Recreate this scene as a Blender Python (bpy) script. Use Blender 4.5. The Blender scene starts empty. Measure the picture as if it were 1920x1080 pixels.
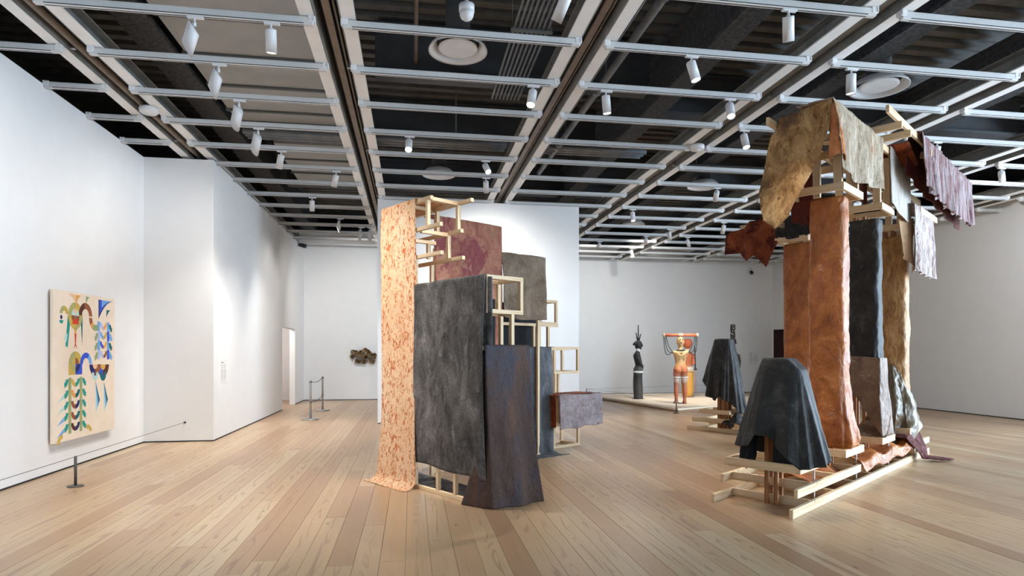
import bpy, bmesh, math, random
import numpy as np
from mathutils import Vector, Matrix, noise
random.seed(7)
scene = bpy.context.scene
COL = scene.collection
PI = math.pi
R = math.radians

# ------------------------------------------------------------------ camera
F_PX, HORIZON, CAM_H = 1175.0, 660.0, 1.64
YAW = math.atan(188.0 / F_PX)
cam = bpy.data.cameras.new('camera')
cam.sensor_width = 36.0
cam.lens = F_PX / 1920 * 36.0
cam.shift_y = (HORIZON - 540.0) / 1920.0
cam.clip_end = 200
camo = bpy.data.objects.new('camera', cam)
camo.location = (0, 0, CAM_H)
camo.rotation_euler = (PI / 2, 0, -YAW)
COL.objects.link(camo)
scene.camera = camo

# ------------------------------------------------------------------ world, daylight, exposure
world = bpy.data.worlds.new('world')
scene.world = world
world.use_nodes = True
bg = world.node_tree.nodes['Background']
bg.inputs[0].default_value = (0.63, 0.81, 1.0, 1)
bg.inputs[1].default_value = 17.0
scene.view_settings.view_transform = 'Standard'
scene.view_settings.look = 'None'
scene.view_settings.gamma = 1
scene.view_settings.use_curve_mapping = False
scene.view_settings.exposure = 0.6
scene.cycles.use_denoising = True
scene.cycles.max_bounces = 7
scene.cycles.diffuse_bounces = 4
scene.cycles.sample_clamp_indirect = 6.0

# daylight window in the right-hand wall, nearer than the frame (portal for the sky outside)
WIN = (-6.0, 10.2, 0.40, 4.8)         # y0, y1, z0, z1
pl = bpy.data.lights.new('window_portal', 'AREA')
pl.shape = 'RECTANGLE'
pl.size = WIN[1] - WIN[0]
pl.size_y = WIN[3] - WIN[2]
pl.cycles.is_portal = True
po = bpy.data.objects.new('window_portal', pl)
po.location = (14.80, (WIN[0] + WIN[1]) / 2, (WIN[2] + WIN[3]) / 2)
po.rotation_euler = Vector((-1, 0, 0)).to_track_quat('-Z', 'Y').to_euler()
po.rotation_euler = (PI / 2, 0, PI / 2)
COL.objects.link(po)

# light levels (watts)
W_WASH, W_SPOT, W_BACK = 46.0, 230.0, 520.0

# ------------------------------------------------------------------ materials
def srgb(r, g, b):
    def f(c):
        c /= 255.0
        return c / 12.92 if c <= 0.04045 else ((c + 0.055) / 1.055) ** 2.4
    return (f(r), f(g), f(b), 1.0)

MATS = {}
def base_mat(name, color=(.8, .8, .8, 1), rough=.6, metal=0.0, spec=.5):
    m = bpy.data.materials.new(name)
    m.use_nodes = True
    p = m.node_tree.nodes['Principled BSDF']
    p.inputs['Base Color'].default_value = color
    p.inputs['Roughness'].default_value = rough
    p.inputs['Metallic'].default_value = metal
    p.inputs['Specular IOR Level'].default_value = spec
    MATS[name] = m
    return m, m.node_tree, p

def nd(nt, t, **kw):
    n = nt.nodes.new(t)
    for k, v in kw.items():
        setattr(n, k, v)
    return n

def ramp(nt, stops):
    r = nd(nt, 'ShaderNodeValToRGB')
    el = r.color_ramp.elements
    while len(el) > 1:
        el.remove(el[0])
    el[0].position, el[0].color = stops[0]
    for p, c in stops[1:]:
        e = el.new(p)
        e.color = c
    return r

def coord(nt, kind='Object', scale=(1, 1, 1), loc=(0, 0, 0)):
    tc = nd(nt, 'ShaderNodeTexCoord')
    mp = nd(nt, 'ShaderNodeMapping')
    mp.inputs['Scale'].default_value = scale
    mp.inputs['Location'].default_value = loc
    nt.links.new(tc.outputs[kind], mp.inputs[0])
    return mp

def noise_tex(nt, mp, scale=1.0, detail=5.0, rough=.6, dist=0.0):
    n = nd(nt, 'ShaderNodeTexNoise')
    n.inputs['Scale'].default_value = scale
    n.inputs['Detail'].default_value = detail
    n.inputs['Roughness'].default_value = rough
    n.inputs['Distortion'].default_value = dist
    nt.links.new(mp.outputs[0], n.inputs['Vector'])
    return n

def mixc(nt, fac, a, b, mode='MIX'):
    m = nd(nt, 'ShaderNodeMix', data_type='RGBA', blend_type=mode)
    for i, v in ((0, fac), (6, a), (7, b)):
        if hasattr(v, 'is_linked') or hasattr(v, 'links'):
            nt.links.new(v, m.inputs[i])
        else:
            m.inputs[i].default_value = v
    return m

def bump(nt, p, h, strength=.3, dist=.01):
    b = nd(nt, 'ShaderNodeBump')
    b.inputs['Strength'].default_value = strength
    b.inputs['Distance'].default_value = dist
    nt.links.new(h, b.inputs['Height'])
    nt.links.new(b.outputs[0], p.inputs['Normal'])

def noisy_mat(name, c1, c2, scale=6.0, rough=.6, bs=.1, spec=.4, metal=0.0, sc=(1, 1, 1), lo=.35, hi=.65):
    m, nt, p = base_mat(name, c1, rough, metal, spec)
    mp = coord(nt, 'Object', sc)
    n = noise_tex(nt, mp, scale)
    r = ramp(nt, [(lo, c1), (hi, c2)])
    nt.links.new(n.outputs[0], r.inputs[0])
    nt.links.new(r.outputs[0], p.inputs['Base Color'])
    if bs:
        n2 = noise_tex(nt, mp, scale * 9, 3)
        bump(nt, p, n2.outputs[0], bs, .004)
    return m

noisy_mat('wall', (.80, .80, .80, 1), (.82, .82, .82, 1), 3, .75, .04, .25)
noisy_mat('corridor_wall', (.80, .77, .76, 1), (.82, .79, .78, 1), 3, .8, .04, .2)
noisy_mat('wall_dark', (.10, .10, .105, 1), (.13, .13, .13, 1), 2, .9, .05, .2)
noisy_mat('maroon', srgb(72, 48, 54), srgb(80, 52, 58), 2, .8, .03, .2)
noisy_mat('reveal', (.03, .03, .03, 1), (.04, .04, .04, 1), 8, .8, 0, .2)
noisy_mat('deck', (.075, .073, .072, 1), (.11, .105, .10, 1), 3, .85, .1, .2)
noisy_mat('deck_rib', (.13, .125, .118, 1), (.18, .17, .16, 1), 4, .8, .1, .2)
noisy_mat('fireproof', (.050, .052, .056, 1), (.10, .104, .112, 1), 16, .95, .6, .1)
noisy_mat('duct', (.34, .34, .33, 1), (.40, .395, .385, 1), 1.6, .6, .03, .3)
noisy_mat('duct_dark', (.055, .056, .06, 1), (.075, .075, .08, 1), 2, .6, .05, .3)
noisy_mat('seam', (.10, .105, .105, 1), (.13, .13, .13, 1), 4, .6, .03, .3)
noisy_mat('steel_white', (.84, .83, .82, 1), (.90, .89, .88, 1), 3, .5, .03, .4)
noisy_mat('steel_grey', (.16, .16, .15, 1), (.24, .235, .22, 1), 4, .6, .06, .3)
noisy_mat('track_white', (.60, .605, .60, 1), (.65, .655, .65, 1), 3, .42, .02, .5)
noisy_mat('slot_black', (.015, .013, .012, 1), (.025, .022, .02, 1), 5, .7, 0, .2)
noisy_mat('pipe_brown', (.17, .13, .10, 1), (.24, .19, .15, 1), 5, .5, .03, .4)
noisy_mat('pipe_grey', (.15, .155, .165, 1), (.22, .225, .235, 1), 5, .5, .03, .4)
noisy_mat('fixture', (.72, .72, .73, 1), (.78, .78, .79, 1), 6, .4, .02, .5)
noisy_mat('black_plastic', (.012, .012, .013, 1), (.02, .02, .02, 1), 6, .3, 0, .5)
noisy_mat('steel', (.40, .40, .41, 1), (.50, .50, .51, 1), 14, .32, .03, .5, .9)
noisy_mat('dark_steel', (.09, .085, .08, 1), (.13, .125, .12, 1), 14, .4, .03, .5, .6)
noisy_mat('cord', (.10, .09, .09, 1), (.16, .14, .14, 1), 40, .8, .1, .2)
noisy_mat('canvas', srgb(234, 218, 198), srgb(240, 225, 207), 5, .8, .06, .2)
noisy_mat('paper', (.72, .72, .72, 1), (.78, .78, .78, 1), 5, .8, 0, .2)
noisy_mat('print_grey', (.42, .42, .42, 1), (.50, .50, .50, 1), 60, .8, 0, .2)
noisy_mat('print_dark', (.12, .12, .12, 1), (.18, .18, .18, 1), 60, .8, 0, .2)
noisy_mat('platform_top', srgb(226, 206, 180), srgb(234, 218, 196), 2.5, .5, .03, .4, 0, (1, .2, 1))
noisy_mat('platform_side', srgb(150, 118, 88), srgb(172, 140, 108), 3, .5, .05, .4, 0, (1, 1, 6))

m, nt, p = base_mat('lens', (1, 1, 1, 1))
p.inputs['Emission Color'].default_value = (1, .97, .92, 1)
p.inputs['Emission Strength'].default_value = 14.0
m, nt, p = base_mat('lens_dim', (.9, .9, .88, 1))
p.inputs['Emission Color'].default_value = (1, .97, .92, 1)
p.inputs['Emission Strength'].default_value = 1.6

m, nt, p = base_mat('glass', (1, 1, 1, 1), .03)
tr = nd(nt, 'ShaderNodeBsdfTransparent')
gl = nd(nt, 'ShaderNodeBsdfGlossy')
gl.inputs['Roughness'].default_value = .03
ms = nd(nt, 'ShaderNodeMixShader')
ms.inputs[0].default_value = .08
nt.links.new(tr.outputs[0], ms.inputs[1])
nt.links.new(gl.outputs[0], ms.inputs[2])
nt.links.new(ms.outputs[0], nt.nodes['Material Output'].inputs[0])

# floor planks: tone per plank, cathedral grain, knots
def plank_material():
    m, nt, p = base_mat('plank', (.5, .4, .3, 1), .36, 0, .45)
    L = nt.links
    geo = nd(nt, 'ShaderNodeNewGeometry')
    rnd = geo.outputs['Random Per Island']
    tc = nd(nt, 'ShaderNodeTexCoord')
    oi = nd(nt, 'ShaderNodeObjectInfo')
    add = nd(nt, 'ShaderNodeMath', operation='ADD')
    L.new(rnd, add.inputs[0]); L.new(oi.outputs['Random'], add.inputs[1])
    fr = nd(nt, 'ShaderNodeMath', operation='FRACT')
    L.new(add.outputs[0], fr.inputs[0])
    off = nd(nt, 'ShaderNodeMath', operation='MULTIPLY')
    L.new(fr.outputs[0], off.inputs[0]); off.inputs[1].default_value = 61.0
    cmb = nd(nt, 'ShaderNodeCombineXYZ')
    L.new(off.outputs[0], cmb.inputs[0]); L.new(off.outputs[0], cmb.inputs[1]); L.new(off.outputs[0], cmb.inputs[2])
    va = nd(nt, 'ShaderNodeVectorMath', operation='ADD')
    L.new(geo.outputs['Position'], va.inputs[0]); L.new(cmb.outputs[0], va.inputs[1])
    def mapped(sc):
        mp = nd(nt, 'ShaderNodeMapping')
        mp.inputs['Scale'].default_value = sc
        L.new(va.outputs[0], mp.inputs[0])
        return mp
    tone = ramp(nt, [(0.0, srgb(160, 126, 96)), (.2, srgb(181, 150, 117)), (.6, srgb(190, 163, 128)), (.8, srgb(172, 138, 106)), (1.0, srgb(202, 180, 146))])
    L.new(fr.outputs[0], tone.inputs[0])
    # cathedral figure: contour lines of a stretched noise along the heart of each plank
    n1 = noise_tex(nt, mapped((10.0, .8, 1)), 1.0, 1.2, .4, .3)
    mul = nd(nt, 'ShaderNodeMath', operation='MULTIPLY'); mul.inputs[1].default_value = 48.0
    L.new(n1.outputs[0], mul.inputs[0])
    sn = nd(nt, 'ShaderNodeMath', operation='SINE'); L.new(mul.outputs[0], sn.inputs[0])
    lines = ramp(nt, [(.15, (0, 0, 0, 1)), (.85, (1, 1, 1, 1))])
    L.new(sn.outputs[0], lines.inputs[0])
    sx = nd(nt, 'ShaderNodeSeparateXYZ'); L.new(geo.outputs['Position'], sx.inputs[0])
    ax_ = nd(nt, 'ShaderNodeMath', operation='MULTIPLY_ADD'); ax_.inputs[1].default_value = 1 / .198; ax_.inputs[2].default_value = 5.0 / .198
    L.new(sx.outputs[0], ax_.inputs[0])
    fx_ = nd(nt, 'ShaderNodeMath', operation='FRACT'); L.new(ax_.outputs[0], fx_.inputs[0])
    nm = noise_tex(nt, mapped((.01, .5, 1)), 1.0, 2)
    ctr = nd(nt, 'ShaderNodeMath', operation='MULTIPLY_ADD'); ctr.inputs[1].default_value = .9; ctr.inputs[2].default_value = .05
    L.new(nm.outputs[0], ctr.inputs[0])
    df = nd(nt, 'ShaderNodeMath', operation='SUBTRACT'); L.new(fx_.outputs[0], df.inputs[0]); L.new(ctr.outputs[0], df.inputs[1])
    ab = nd(nt, 'ShaderNodeMath', operation='ABSOLUTE'); L.new(df.outputs[0], ab.inputs[0])
    msk = ramp(nt, [(.10, (1, 1, 1, 1)), (.22, (.03, .03, .03, 1))])
    L.new(ab.outputs[0], msk.inputs[0])
    mm = nd(nt, 'ShaderNodeMath', operation='MULTIPLY')
    L.new(lines.outputs[0], mm.inputs[0]); L.new(msk.outputs[0], mm.inputs[1])
    on = ramp(nt, [(.30, (.12, .12, .12, 1)), (.45, (.56, .56, .56, 1))])
    L.new(fr.outputs[0], on.inputs[0])
    m5 = nd(nt, 'ShaderNodeMath', operation='MULTIPLY')
    L.new(on.outputs[0], m5.inputs[1])
    L.new(mm.outputs[0], m5.inputs[0])
    c1 = mixc(nt, m5.outputs[0], tone.outputs[0], srgb(132, 96, 72))
    # fine straight grain
    n2 = noise_tex(nt, mapped((90, 1.6, 1)), 1.0, 3, .6)
    gr = ramp(nt, [(.3, (.92, .915, .91, 1)), (.7, (1.03, 1.03, 1.03, 1))])
    L.new(n2.outputs[0], gr.inputs[0])
    c2 = mixc(nt, 1.0, c1.outputs[2], gr.outputs[0], 'MULTIPLY')
    # knots
    vk = nd(nt, 'ShaderNodeTexVoronoi')
    vk.inputs['Scale'].default_value = 1.0
    L.new(mapped((3.3, 1.5, 1)).outputs[0], vk.inputs['Vector'])
    kr = ramp(nt, [(.0, (.75, .75, .75, 1)), (.045, (.6, .6, .6, 1)), (.06, (0, 0, 0, 1))])
    L.new(vk.outputs['Distance'], kr.inputs[0])
    c3 = mixc(nt, kr.outputs[0], c2.outputs[2], srgb(92, 70, 58))
    L.new(c3.outputs[2], p.inputs['Base Color'])
    rr = ramp(nt, [(.3, (.31, .31, .31, 1)), (.7, (.33, .33, .33, 1))])
    L.new(n2.outputs[0], rr.inputs[0])
    L.new(rr.outputs[0], p.inputs['Roughness'])
    bump(nt, p, n2.outputs[0], .06, .002)
plank_material()

def pine(name, axis, c1, c2, c3):
    m, nt, p = base_mat(name, c1, .6, 0, .3)
    sc = [22, 22, 22]; sc[axis] = 1.1
    mp = coord(nt, 'Object', tuple(sc))
    n = noise_tex(nt, mp, 1.0, 3, .55, .6)
    r = ramp(nt, [(.3, c1), (.5, c2), (.72, c3)])
    nt.links.new(n.outputs[0], r.inputs[0])
    sk = [5, 5, 5]; sk[axis] = 3.2
    vk = nd(nt, 'ShaderNodeTexVoronoi'); vk.inputs['Scale'].default_value = 1.0
    nt.links.new(coord(nt, 'Object', tuple(sk)).outputs[0], vk.inputs['Vector'])
    kr = ramp(nt, [(0, (.7, .7, .7, 1)), (.08, (.5, .5, .5, 1)), (.1, (0, 0, 0, 1))])
    nt.links.new(vk.outputs['Distance'], kr.inputs[0])
    c = mixc(nt, kr.outputs[0], r.outputs[0], srgb(120, 80, 50))
    nt.links.new(c.outputs[2], p.inputs['Base Color'])
    bump(nt, p, n.outputs[0], .08, .002)
for i, ax in enumerate('xyz'):
    pine('pine_' + ax, i, srgb(212, 182, 142), srgb(226, 200, 164), srgb(198, 162, 120))

pine('fir', 2, srgb(150, 100, 62), srgb(172, 120, 78), srgb(134, 86, 52))  # reddish-brown stud wood, also darkened for the shade under the drapes

def cloth_mat(name, stops, sc=(4, 4, 4), detail=7, dist=.4, over=None, over2=None, rough=.8, bs=.35, bsc=14, spec=.25, fine=.25, fsc=60, crease=.5):
    m, nt, p = base_mat(name, stops[0][1], rough, 0, spec)
    L = nt.links
    mp = coord(nt, 'Object', sc)
    n = noise_tex(nt, mp, 1.0, detail, .62, dist)
    r = ramp(nt, stops)
    L.new(n.outputs[0], r.inputs[0])
    col = r.outputs[0]
    for k, ov in enumerate((over, over2)):
        if ov:
            c, osc, lo, hi = ov[:4]
            no = noise_tex(nt, coord(nt, 'Object', osc, (3.1 + k * 5, 7.7, 1.3)), 1.0, ov[4] if len(ov) > 4 else 6, .7, ov[5] if len(ov) > 5 else .5)
            ro = ramp(nt, [(lo, (0, 0, 0, 1)), (hi, (1, 1, 1, 1))])
            L.new(no.outputs[0], ro.inputs[0])
            mx = mixc(nt, ro.outputs[0], col, c)
            col = mx.outputs[2]
    mf = coord(nt, 'Object', (fsc, fsc, fsc))
    nf = noise_tex(nt, mf, 1.0, 3, .6)
    rf = ramp(nt, [(.3, (1 - fine, 1 - fine, 1 - fine, 1)), (.7, (1 + fine * .4, 1 + fine * .4, 1 + fine * .4, 1))])
    L.new(nf.outputs[0], rf.inputs[0])
    mx = mixc(nt, 1.0, col, rf.outputs[0], 'MULTIPLY')
    L.new(mx.outputs[2], p.inputs['Base Color'])
    mb = coord(nt, 'Object', (bsc, bsc, bsc * .6))
    nb = noise_tex(nt, mb, 1.0, 6, .6, .8)
    if crease:
        rg = noise_tex(nt, coord(nt, 'Object', (bsc * .55, bsc * .55, bsc * .38), (9, 4, 2)), 1.0, 3, .5, 1.0)
        rg.noise_type = 'RIDGED_MULTIFRACTAL'
        ad = nd(nt, 'ShaderNodeMath', operation='MULTIPLY_ADD'); ad.inputs[1].default_value = crease
        L.new(rg.outputs[0], ad.inputs[0]); L.new(nb.outputs[0], ad.inputs[2])
        bump(nt, p, ad.outputs[0], min(1.0, bs * 1.7), .05)
    else:
        bump(nt, p, nb.outputs[0], bs, .02)
    return m

cloth_mat('c_peach', [(.30, srgb(222, 178, 138)), (.5, srgb(232, 194, 156)), (.7, srgb(238, 208, 174))], (3, 3, .7), 6, .3,
          over=(srgb(190, 104, 56), (12, 12, 7), .52, .57, 12, 2.2), over2=(srgb(150, 118, 96), (26, 26, 18), .585, .61, 10, 2.0), rough=.85, bs=.10, fine=.15, crease=0)
cloth_mat('c_rust_dark', [(.3, srgb(84, 34, 16)), (.5, srgb(140, 62, 28)), (.7, srgb(176, 90, 46))], (4, 4, 3), 6, rough=.7, bs=.3)
cloth_mat('c_charcoal', [(.30, srgb(62, 60, 58)), (.46, srgb(88, 85, 82)), (.60, srgb(116, 111, 108)), (.78, srgb(146, 140, 137))], (3.6, 3.6, 2.0), 10, .9,
          over=(srgb(150, 143, 139), (9, 9, 3), .56, .74, 10), over2=(srgb(54, 52, 51), (2.4, 2.4, 1.4), .54, .70, 7), rough=.9, bs=.15, fine=.4, fsc=40, crease=0)
cloth_mat('c_black', [(.3, srgb(22, 22, 24)), (.6, srgb(38, 38, 42)), (.8, srgb(60, 60, 66))], (4, 4, 2), 7, rough=.75, bs=.3)
cloth_mat('c_graphite', [(.3, srgb(32, 31, 31)), (.52, srgb(47, 46, 45)), (.75, srgb(86, 84, 82))], (4, 4, 3), 9, .6,
          over=(srgb(120, 119, 118), (12, 12, 7), .60, .80, 10), rough=.60, bs=.22, bsc=8, spec=.32, fine=.35, crease=.4)
cloth_mat('c_red_pink', [(.3, srgb(140, 84, 70)), (.5, srgb(176, 118, 96)), (.7, srgb(196, 146, 118))], (3.2, 3.2, 2.2), 8, .8,
          over=(srgb(142, 74, 76), (1.7, 1.7, 1.7), .52, .60, 4), over2=(srgb(150, 112, 84), (6, 6, 2), .56, .7, 8), rough=.8, bs=.4)
cloth_mat('c_olive_brown', [(.3, srgb(100, 84, 70)), (.5, srgb(130, 112, 94)), (.7, srgb(150, 134, 116))], (3, 3, 3), 8, .6,
          over=(srgb(126, 92, 68), (3, 3, 2), .56, .72, 6), rough=.85, bs=.4)
cloth_mat('c_brown_drape', [(.3, srgb(60, 46, 42)), (.5, srgb(82, 63, 55)), (.7, srgb(108, 76, 56))], (1.6, 1.6, .8), 7, .8,
          over=(srgb(112, 58, 42), (5, 5, 3), .62, .72, 6), over2=(srgb(66, 62, 70), (2.6, 2.6, 1.4), .50, .66, 6), rough=.75, bs=.3, crease=.5)
cloth_mat('c_blue_dark', [(.3, srgb(46, 48, 52)), (.5, srgb(72, 75, 80)), (.7, srgb(116, 120, 126))], (4, 4, 2), 8, .6, rough=.6, bs=.3, spec=.4)
cloth_mat('c_mauve_grey', [(.3, srgb(124, 112, 114)), (.5, srgb(150, 138, 140)), (.7, srgb(172, 162, 164))], (7, 7, 7), 8, .4,
          over=(srgb(128, 94, 84), (12, 12, 12), .55, .68, 8), rough=.85, bs=.35, fine=.3)
cloth_mat('c_orange', [(.28, srgb(120, 62, 22)), (.45, srgb(172, 98, 42)), (.62, srgb(196, 122, 60)), (.8, srgb(216, 160, 104))], (3.4, 3.4, 2.6), 9, .8,
          over=(srgb(142, 72, 32), (2, 2, 1.3), .5, .68, 5), over2=(srgb(190, 150, 120), (14, 14, 6), .62, .74, 9), rough=.42, bs=.55, bsc=7, spec=.5, fine=.25, crease=.9)
cloth_mat('c_gold', [(.28, srgb(126, 84, 42)), (.46, srgb(176, 126, 70)), (.64, srgb(204, 158, 100)), (.8, srgb(214, 186, 150))], (9, 9, 3), 9, .8,
          over=(srgb(120, 84, 56), (12, 12, 4), .57, .68, 8), rough=.5, bs=.5, bsc=10, spec=.5)
cloth_mat('c_mottled', [(.30, srgb(112, 76, 44)), (.44, srgb(168, 126, 80)), (.58, srgb(202, 162, 112)), (.74, srgb(222, 194, 150))], (5, 5, 4), 9, .7,
          over=(srgb(110, 84, 64), (1.8, 1.8, 1.8), .50, .64, 6), over2=(srgb(116, 76, 42), (16, 16, 10), .56, .64, 9), rough=.72, bs=.5, bsc=11)
cloth_mat('c_mottled_grey', [(.30, srgb(116, 92, 70)), (.44, srgb(152, 132, 108)), (.58, srgb(178, 162, 140)), (.74, srgb(200, 190, 174))], (6, 6, 3), 9, .7,
          over=(srgb(150, 106, 66), (10, 10, 4), .56, .68, 8), rough=.72, bs=.5, bsc=11)
cloth_mat('c_orange_lining', [(.3, srgb(190, 108, 62)), (.6, srgb(224, 150, 98))], (4, 4, 4), 6, rough=.7, bs=.4)
cloth_mat('c_grey_white', [(.3, srgb(150, 140, 128)), (.5, srgb(186, 178, 168)), (.7, srgb(206, 202, 198))], (4, 4, 1.4), 8, .5,
          over=(srgb(84, 66, 56), (1.4, 1.4, .8), .56, .74, 3), rough=.7, bs=.3)
cloth_mat('c_silver', [(.3, srgb(110, 66, 56)), (.46, srgb(150, 122, 112)), (.60, srgb(182, 172, 166)), (.8, srgb(204, 202, 200))], (11, 11, 3.5), 9, .8,
          over=(srgb(104, 50, 42), (11, 11, 3.4), .57, .66, 8), rough=.5, bs=.45, spec=.5)
cloth_mat('c_tan_plain', [(.3, srgb(176, 138, 104)), (.7, srgb(206, 172, 138))], (6, 6, 2), 6, rough=.75, bs=.3)
cloth_mat('c_maroon', [(.3, srgb(84, 48, 46)), (.5, srgb(120, 84, 82)), (.7, srgb(148, 122, 122))], (18, 18, 3), 6, .3,
          over=(srgb(164, 152, 154), (20, 20, 2.4), .46, .62, 5), rough=.75, bs=.4, crease=0)  # grey-lavender overlay: daylight on the folds painted into the colour
cloth_mat('c_scarf', [(.3, srgb(84, 42, 40)), (.55, srgb(116, 68, 66)), (.75, srgb(142, 98, 98))], (16, 16, 6), 6, .3, rough=.75, bs=.5, crease=.4)
cloth_mat('c_maroon_deep', [(.3, srgb(66, 26, 22)), (.6, srgb(100, 44, 36)), (.8, srgb(122, 60, 50))], (12, 12, 12), 6, rough=.8, bs=.3)
cloth_mat('c_rust', [(.3, srgb(106, 46, 24)), (.5, srgb(146, 72, 40)), (.7, srgb(170, 94, 58))], (3, 3, 3), 7, .6,
          over=(srgb(84, 30, 20), (3.4, 3.4, 3.4), .52, .60, 6), rough=.7, bs=.35)
cloth_mat('c_olive_satin', [(.3, srgb(88, 74, 54)), (.6, srgb(114, 98, 74)), (.8, srgb(142, 126, 102))], (4, 4, 2.5), 5, rough=.33, bs=.25, bsc=7, spec=.6, fine=.1)
cloth_mat('c_film', [(.3, srgb(20, 20, 24)), (.7, srgb(40, 40, 48))], (4, 4, 4), 4, rough=.25, bs=.4, spec=.6)
cloth_mat('c_brown_leather', [(.3, srgb(94, 72, 56)), (.5, srgb(124, 98, 78)), (.7, srgb(148, 122, 102))], (5, 5, 4), 8, .8, rough=.48, bs=.6, bsc=10, spec=.5)

# ------------------------------------------------------------------ mesh helpers
class MB:
    def __init__(s):
        s.v, s.f, s.mi = [], [], []
        s.cur = 0
    def face(s, idx):
        s.f.append(idx); s.mi.append(s.cur)
    def box(s, x0, x1, y0, y1, z0, z1, bev=0.0):
        if bev <= 0:
            b = len(s.v)
            s.v += [(x0, y0, z0), (x1, y0, z0), (x1, y1, z0), (x0, y1, z0), (x0, y0, z1), (x1, y0, z1), (x1, y1, z1), (x0, y1, z1)]
            for q in ((0, 3, 2, 1), (4, 5, 6, 7), (0, 1, 5, 4), (1, 2, 6, 5), (2, 3, 7, 6), (3, 0, 4, 7)):
                s.face(tuple(b + i for i in q))
        else:
            bm = bmesh.new()
            bmesh.ops.create_cube(bm, size=1.0, matrix=Matrix.Translation(((x0 + x1) / 2, (y0 + y1) / 2, (z0 + z1) / 2)) @ Matrix.Diagonal((x1 - x0, y1 - y0, z1 - z0, 1)))
            bmesh.ops.bevel(bm, geom=bm.edges[:], offset=bev, segments=1, affect='EDGES')
            s.bm(bm)
        return s
    def bm(s, bm):
        b = len(s.v)
        bm.verts.index_update()
        s.v += [tuple(v.co) for v in bm.verts]
        for f in bm.faces:
            s.face(tuple(b + v.index for v in f.verts))
        bm.free()
    def tube(s, pts, rads, n=10, cap=True):
        pts = [Vector(p) for p in pts]
        if not hasattr(rads, '__len__'):
            rads = [rads] * len(pts)
        rings = []
        up = None
        for i, p in enumerate(pts):
            t = (pts[min(i + 1, len(pts) - 1)] - pts[max(i - 1, 0)]).normalized()
            if up is None:
                up = Vector((0, 0, 1)) if abs(t.z) < .9 else Vector((1, 0, 0))
            a = t.cross(up).normalized()
            bb = a.cross(t).normalized()
            up = bb
            base = len(s.v)
            for k in range(n):
                th = 2 * PI * k / n
                q = p + (a * math.cos(th) + bb * math.sin(th)) * rads[i]
                s.v.append(tuple(q))
            rings.append(base)
        for i in range(len(rings) - 1):
            for k in range(n):
                k2 = (k + 1) % n
                s.face((rings[i] + k, rings[i] + k2, rings[i + 1] + k2, rings[i + 1] + k))
        if cap:
            s.face(tuple(rings[0] + k for k in range(n))[::-1])
            s.face(tuple(rings[-1] + k for k in range(n)))
        return s
    def lathe(s, prof, n=20, c=(0, 0), cap=True):
        rings = []
        for r, z in prof:
            rings.append(len(s.v))
            for k in range(n):
                th = 2 * PI * k / n
                s.v.append((c[0] + r * math.cos(th), c[1] + r * math.sin(th), z))
        for i in range(len(rings) - 1):
            for k in range(n):
                k2 = (k + 1) % n
                s.face((rings[i] + k, rings[i] + k2, rings[i + 1] + k2, rings[i + 1] + k))
        if cap:
            s.face(tuple(rings[0] + k for k in range(n))[::-1])
            s.face(tuple(rings[-1] + k for k in range(n)))
        return s
    def loft(s, rings):                      # rings: list of (cx, cy, z, rx, ry)
        n = 20
        idx = []
        for cx, cy, z, rx, ry in rings:
            idx.append(len(s.v))
            for k in range(n):
                th = 2 * PI * k / n
                s.v.append((cx + rx * math.cos(th), cy + ry * math.sin(th), z))
        for i in range(len(idx) - 1):
            for k in range(n):
                k2 = (k + 1) % n
                s.face((idx[i] + k, idx[i] + k2, idx[i + 1] + k2, idx[i + 1] + k))
        s.face(tuple(idx[0] + k for k in range(n))[::-1])
        s.face(tuple(idx[-1] + k for k in range(n)))
        return s
    def mesh(s, name, mats, smooth=False):
        me = bpy.data.meshes.new(name)
        me.from_pydata(s.v, [], s.f)
        for mt in (mats if isinstance(mats, (list, tuple)) else [mats]):
            me.materials.append(MATS[mt])
        if len(set(s.mi)) > 1:
            me.polygons.foreach_set('material_index', s.mi)
        if smooth:
            me.polygons.foreach_set('use_smooth', [True] * len(me.polygons))
        me.update()
        return me
    def build(s, name, mats, parent=None, smooth=False, loc=None, rz=0.0):
        return link(name, s.mesh(name, mats, smooth), parent, loc, rz)

def link(name, me, parent=None, loc=None, rz=0.0):
    o = bpy.data.objects.new(name, me)
    COL.objects.link(o)
    if parent is not None:
        o.parent = parent
    if loc is not None:
        o.location = loc
    if rz:
        o.rotation_euler = (0, 0, rz)
    return o

def tag(o, label=None, cat=None, group=None, kind=None):
    if label: o['label'] = label
    if cat: o['category'] = cat
    if group: o['group'] = group
    if kind: o['kind'] = kind
    return o

def empty(name, loc=(0, 0, 0), rz=0.0, label=None, cat=None, group=None):
    o = bpy.data.objects.new(name, None)
    COL.objects.link(o)
    o.location = loc
    o.rotation_euler = (0, 0, rz)
    o.empty_display_size = .1
    return tag(o, label, cat, group)

def struct(o, label=None, cat=None):
    o['kind'] = 'structure'
    return tag(o, label, cat)

def box(name, mat, x0, x1, y0, y1, z0, z1, parent=None, bev=0.0):
    """box with its origin at its own base centre"""
    cx, cy = (x0 + x1) / 2, (y0 + y1) / 2
    mb = MB().box(x0 - cx, x1 - cx, y0 - cy, y1 - cy, 0, z1 - z0, bev)
    return mb.build(name, mat, parent, loc=(cx, cy, z0))

def px_of(x, y, z):
    s_, c_ = math.sin(YAW), math.cos(YAW)
    d = x * s_ + y * c_
    if d <= .1:
        return None
    return (960 + F_PX * (x * c_ - y * s_) / d, HORIZON - F_PX * (z - CAM_H) / d)
def in_frame(x, y, z, pad=0):
    p_ = px_of(x, y, z)
    return p_ is not None and -pad < p_[0] < 1920 + pad and -pad < p_[1] < 1080 + pad

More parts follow.
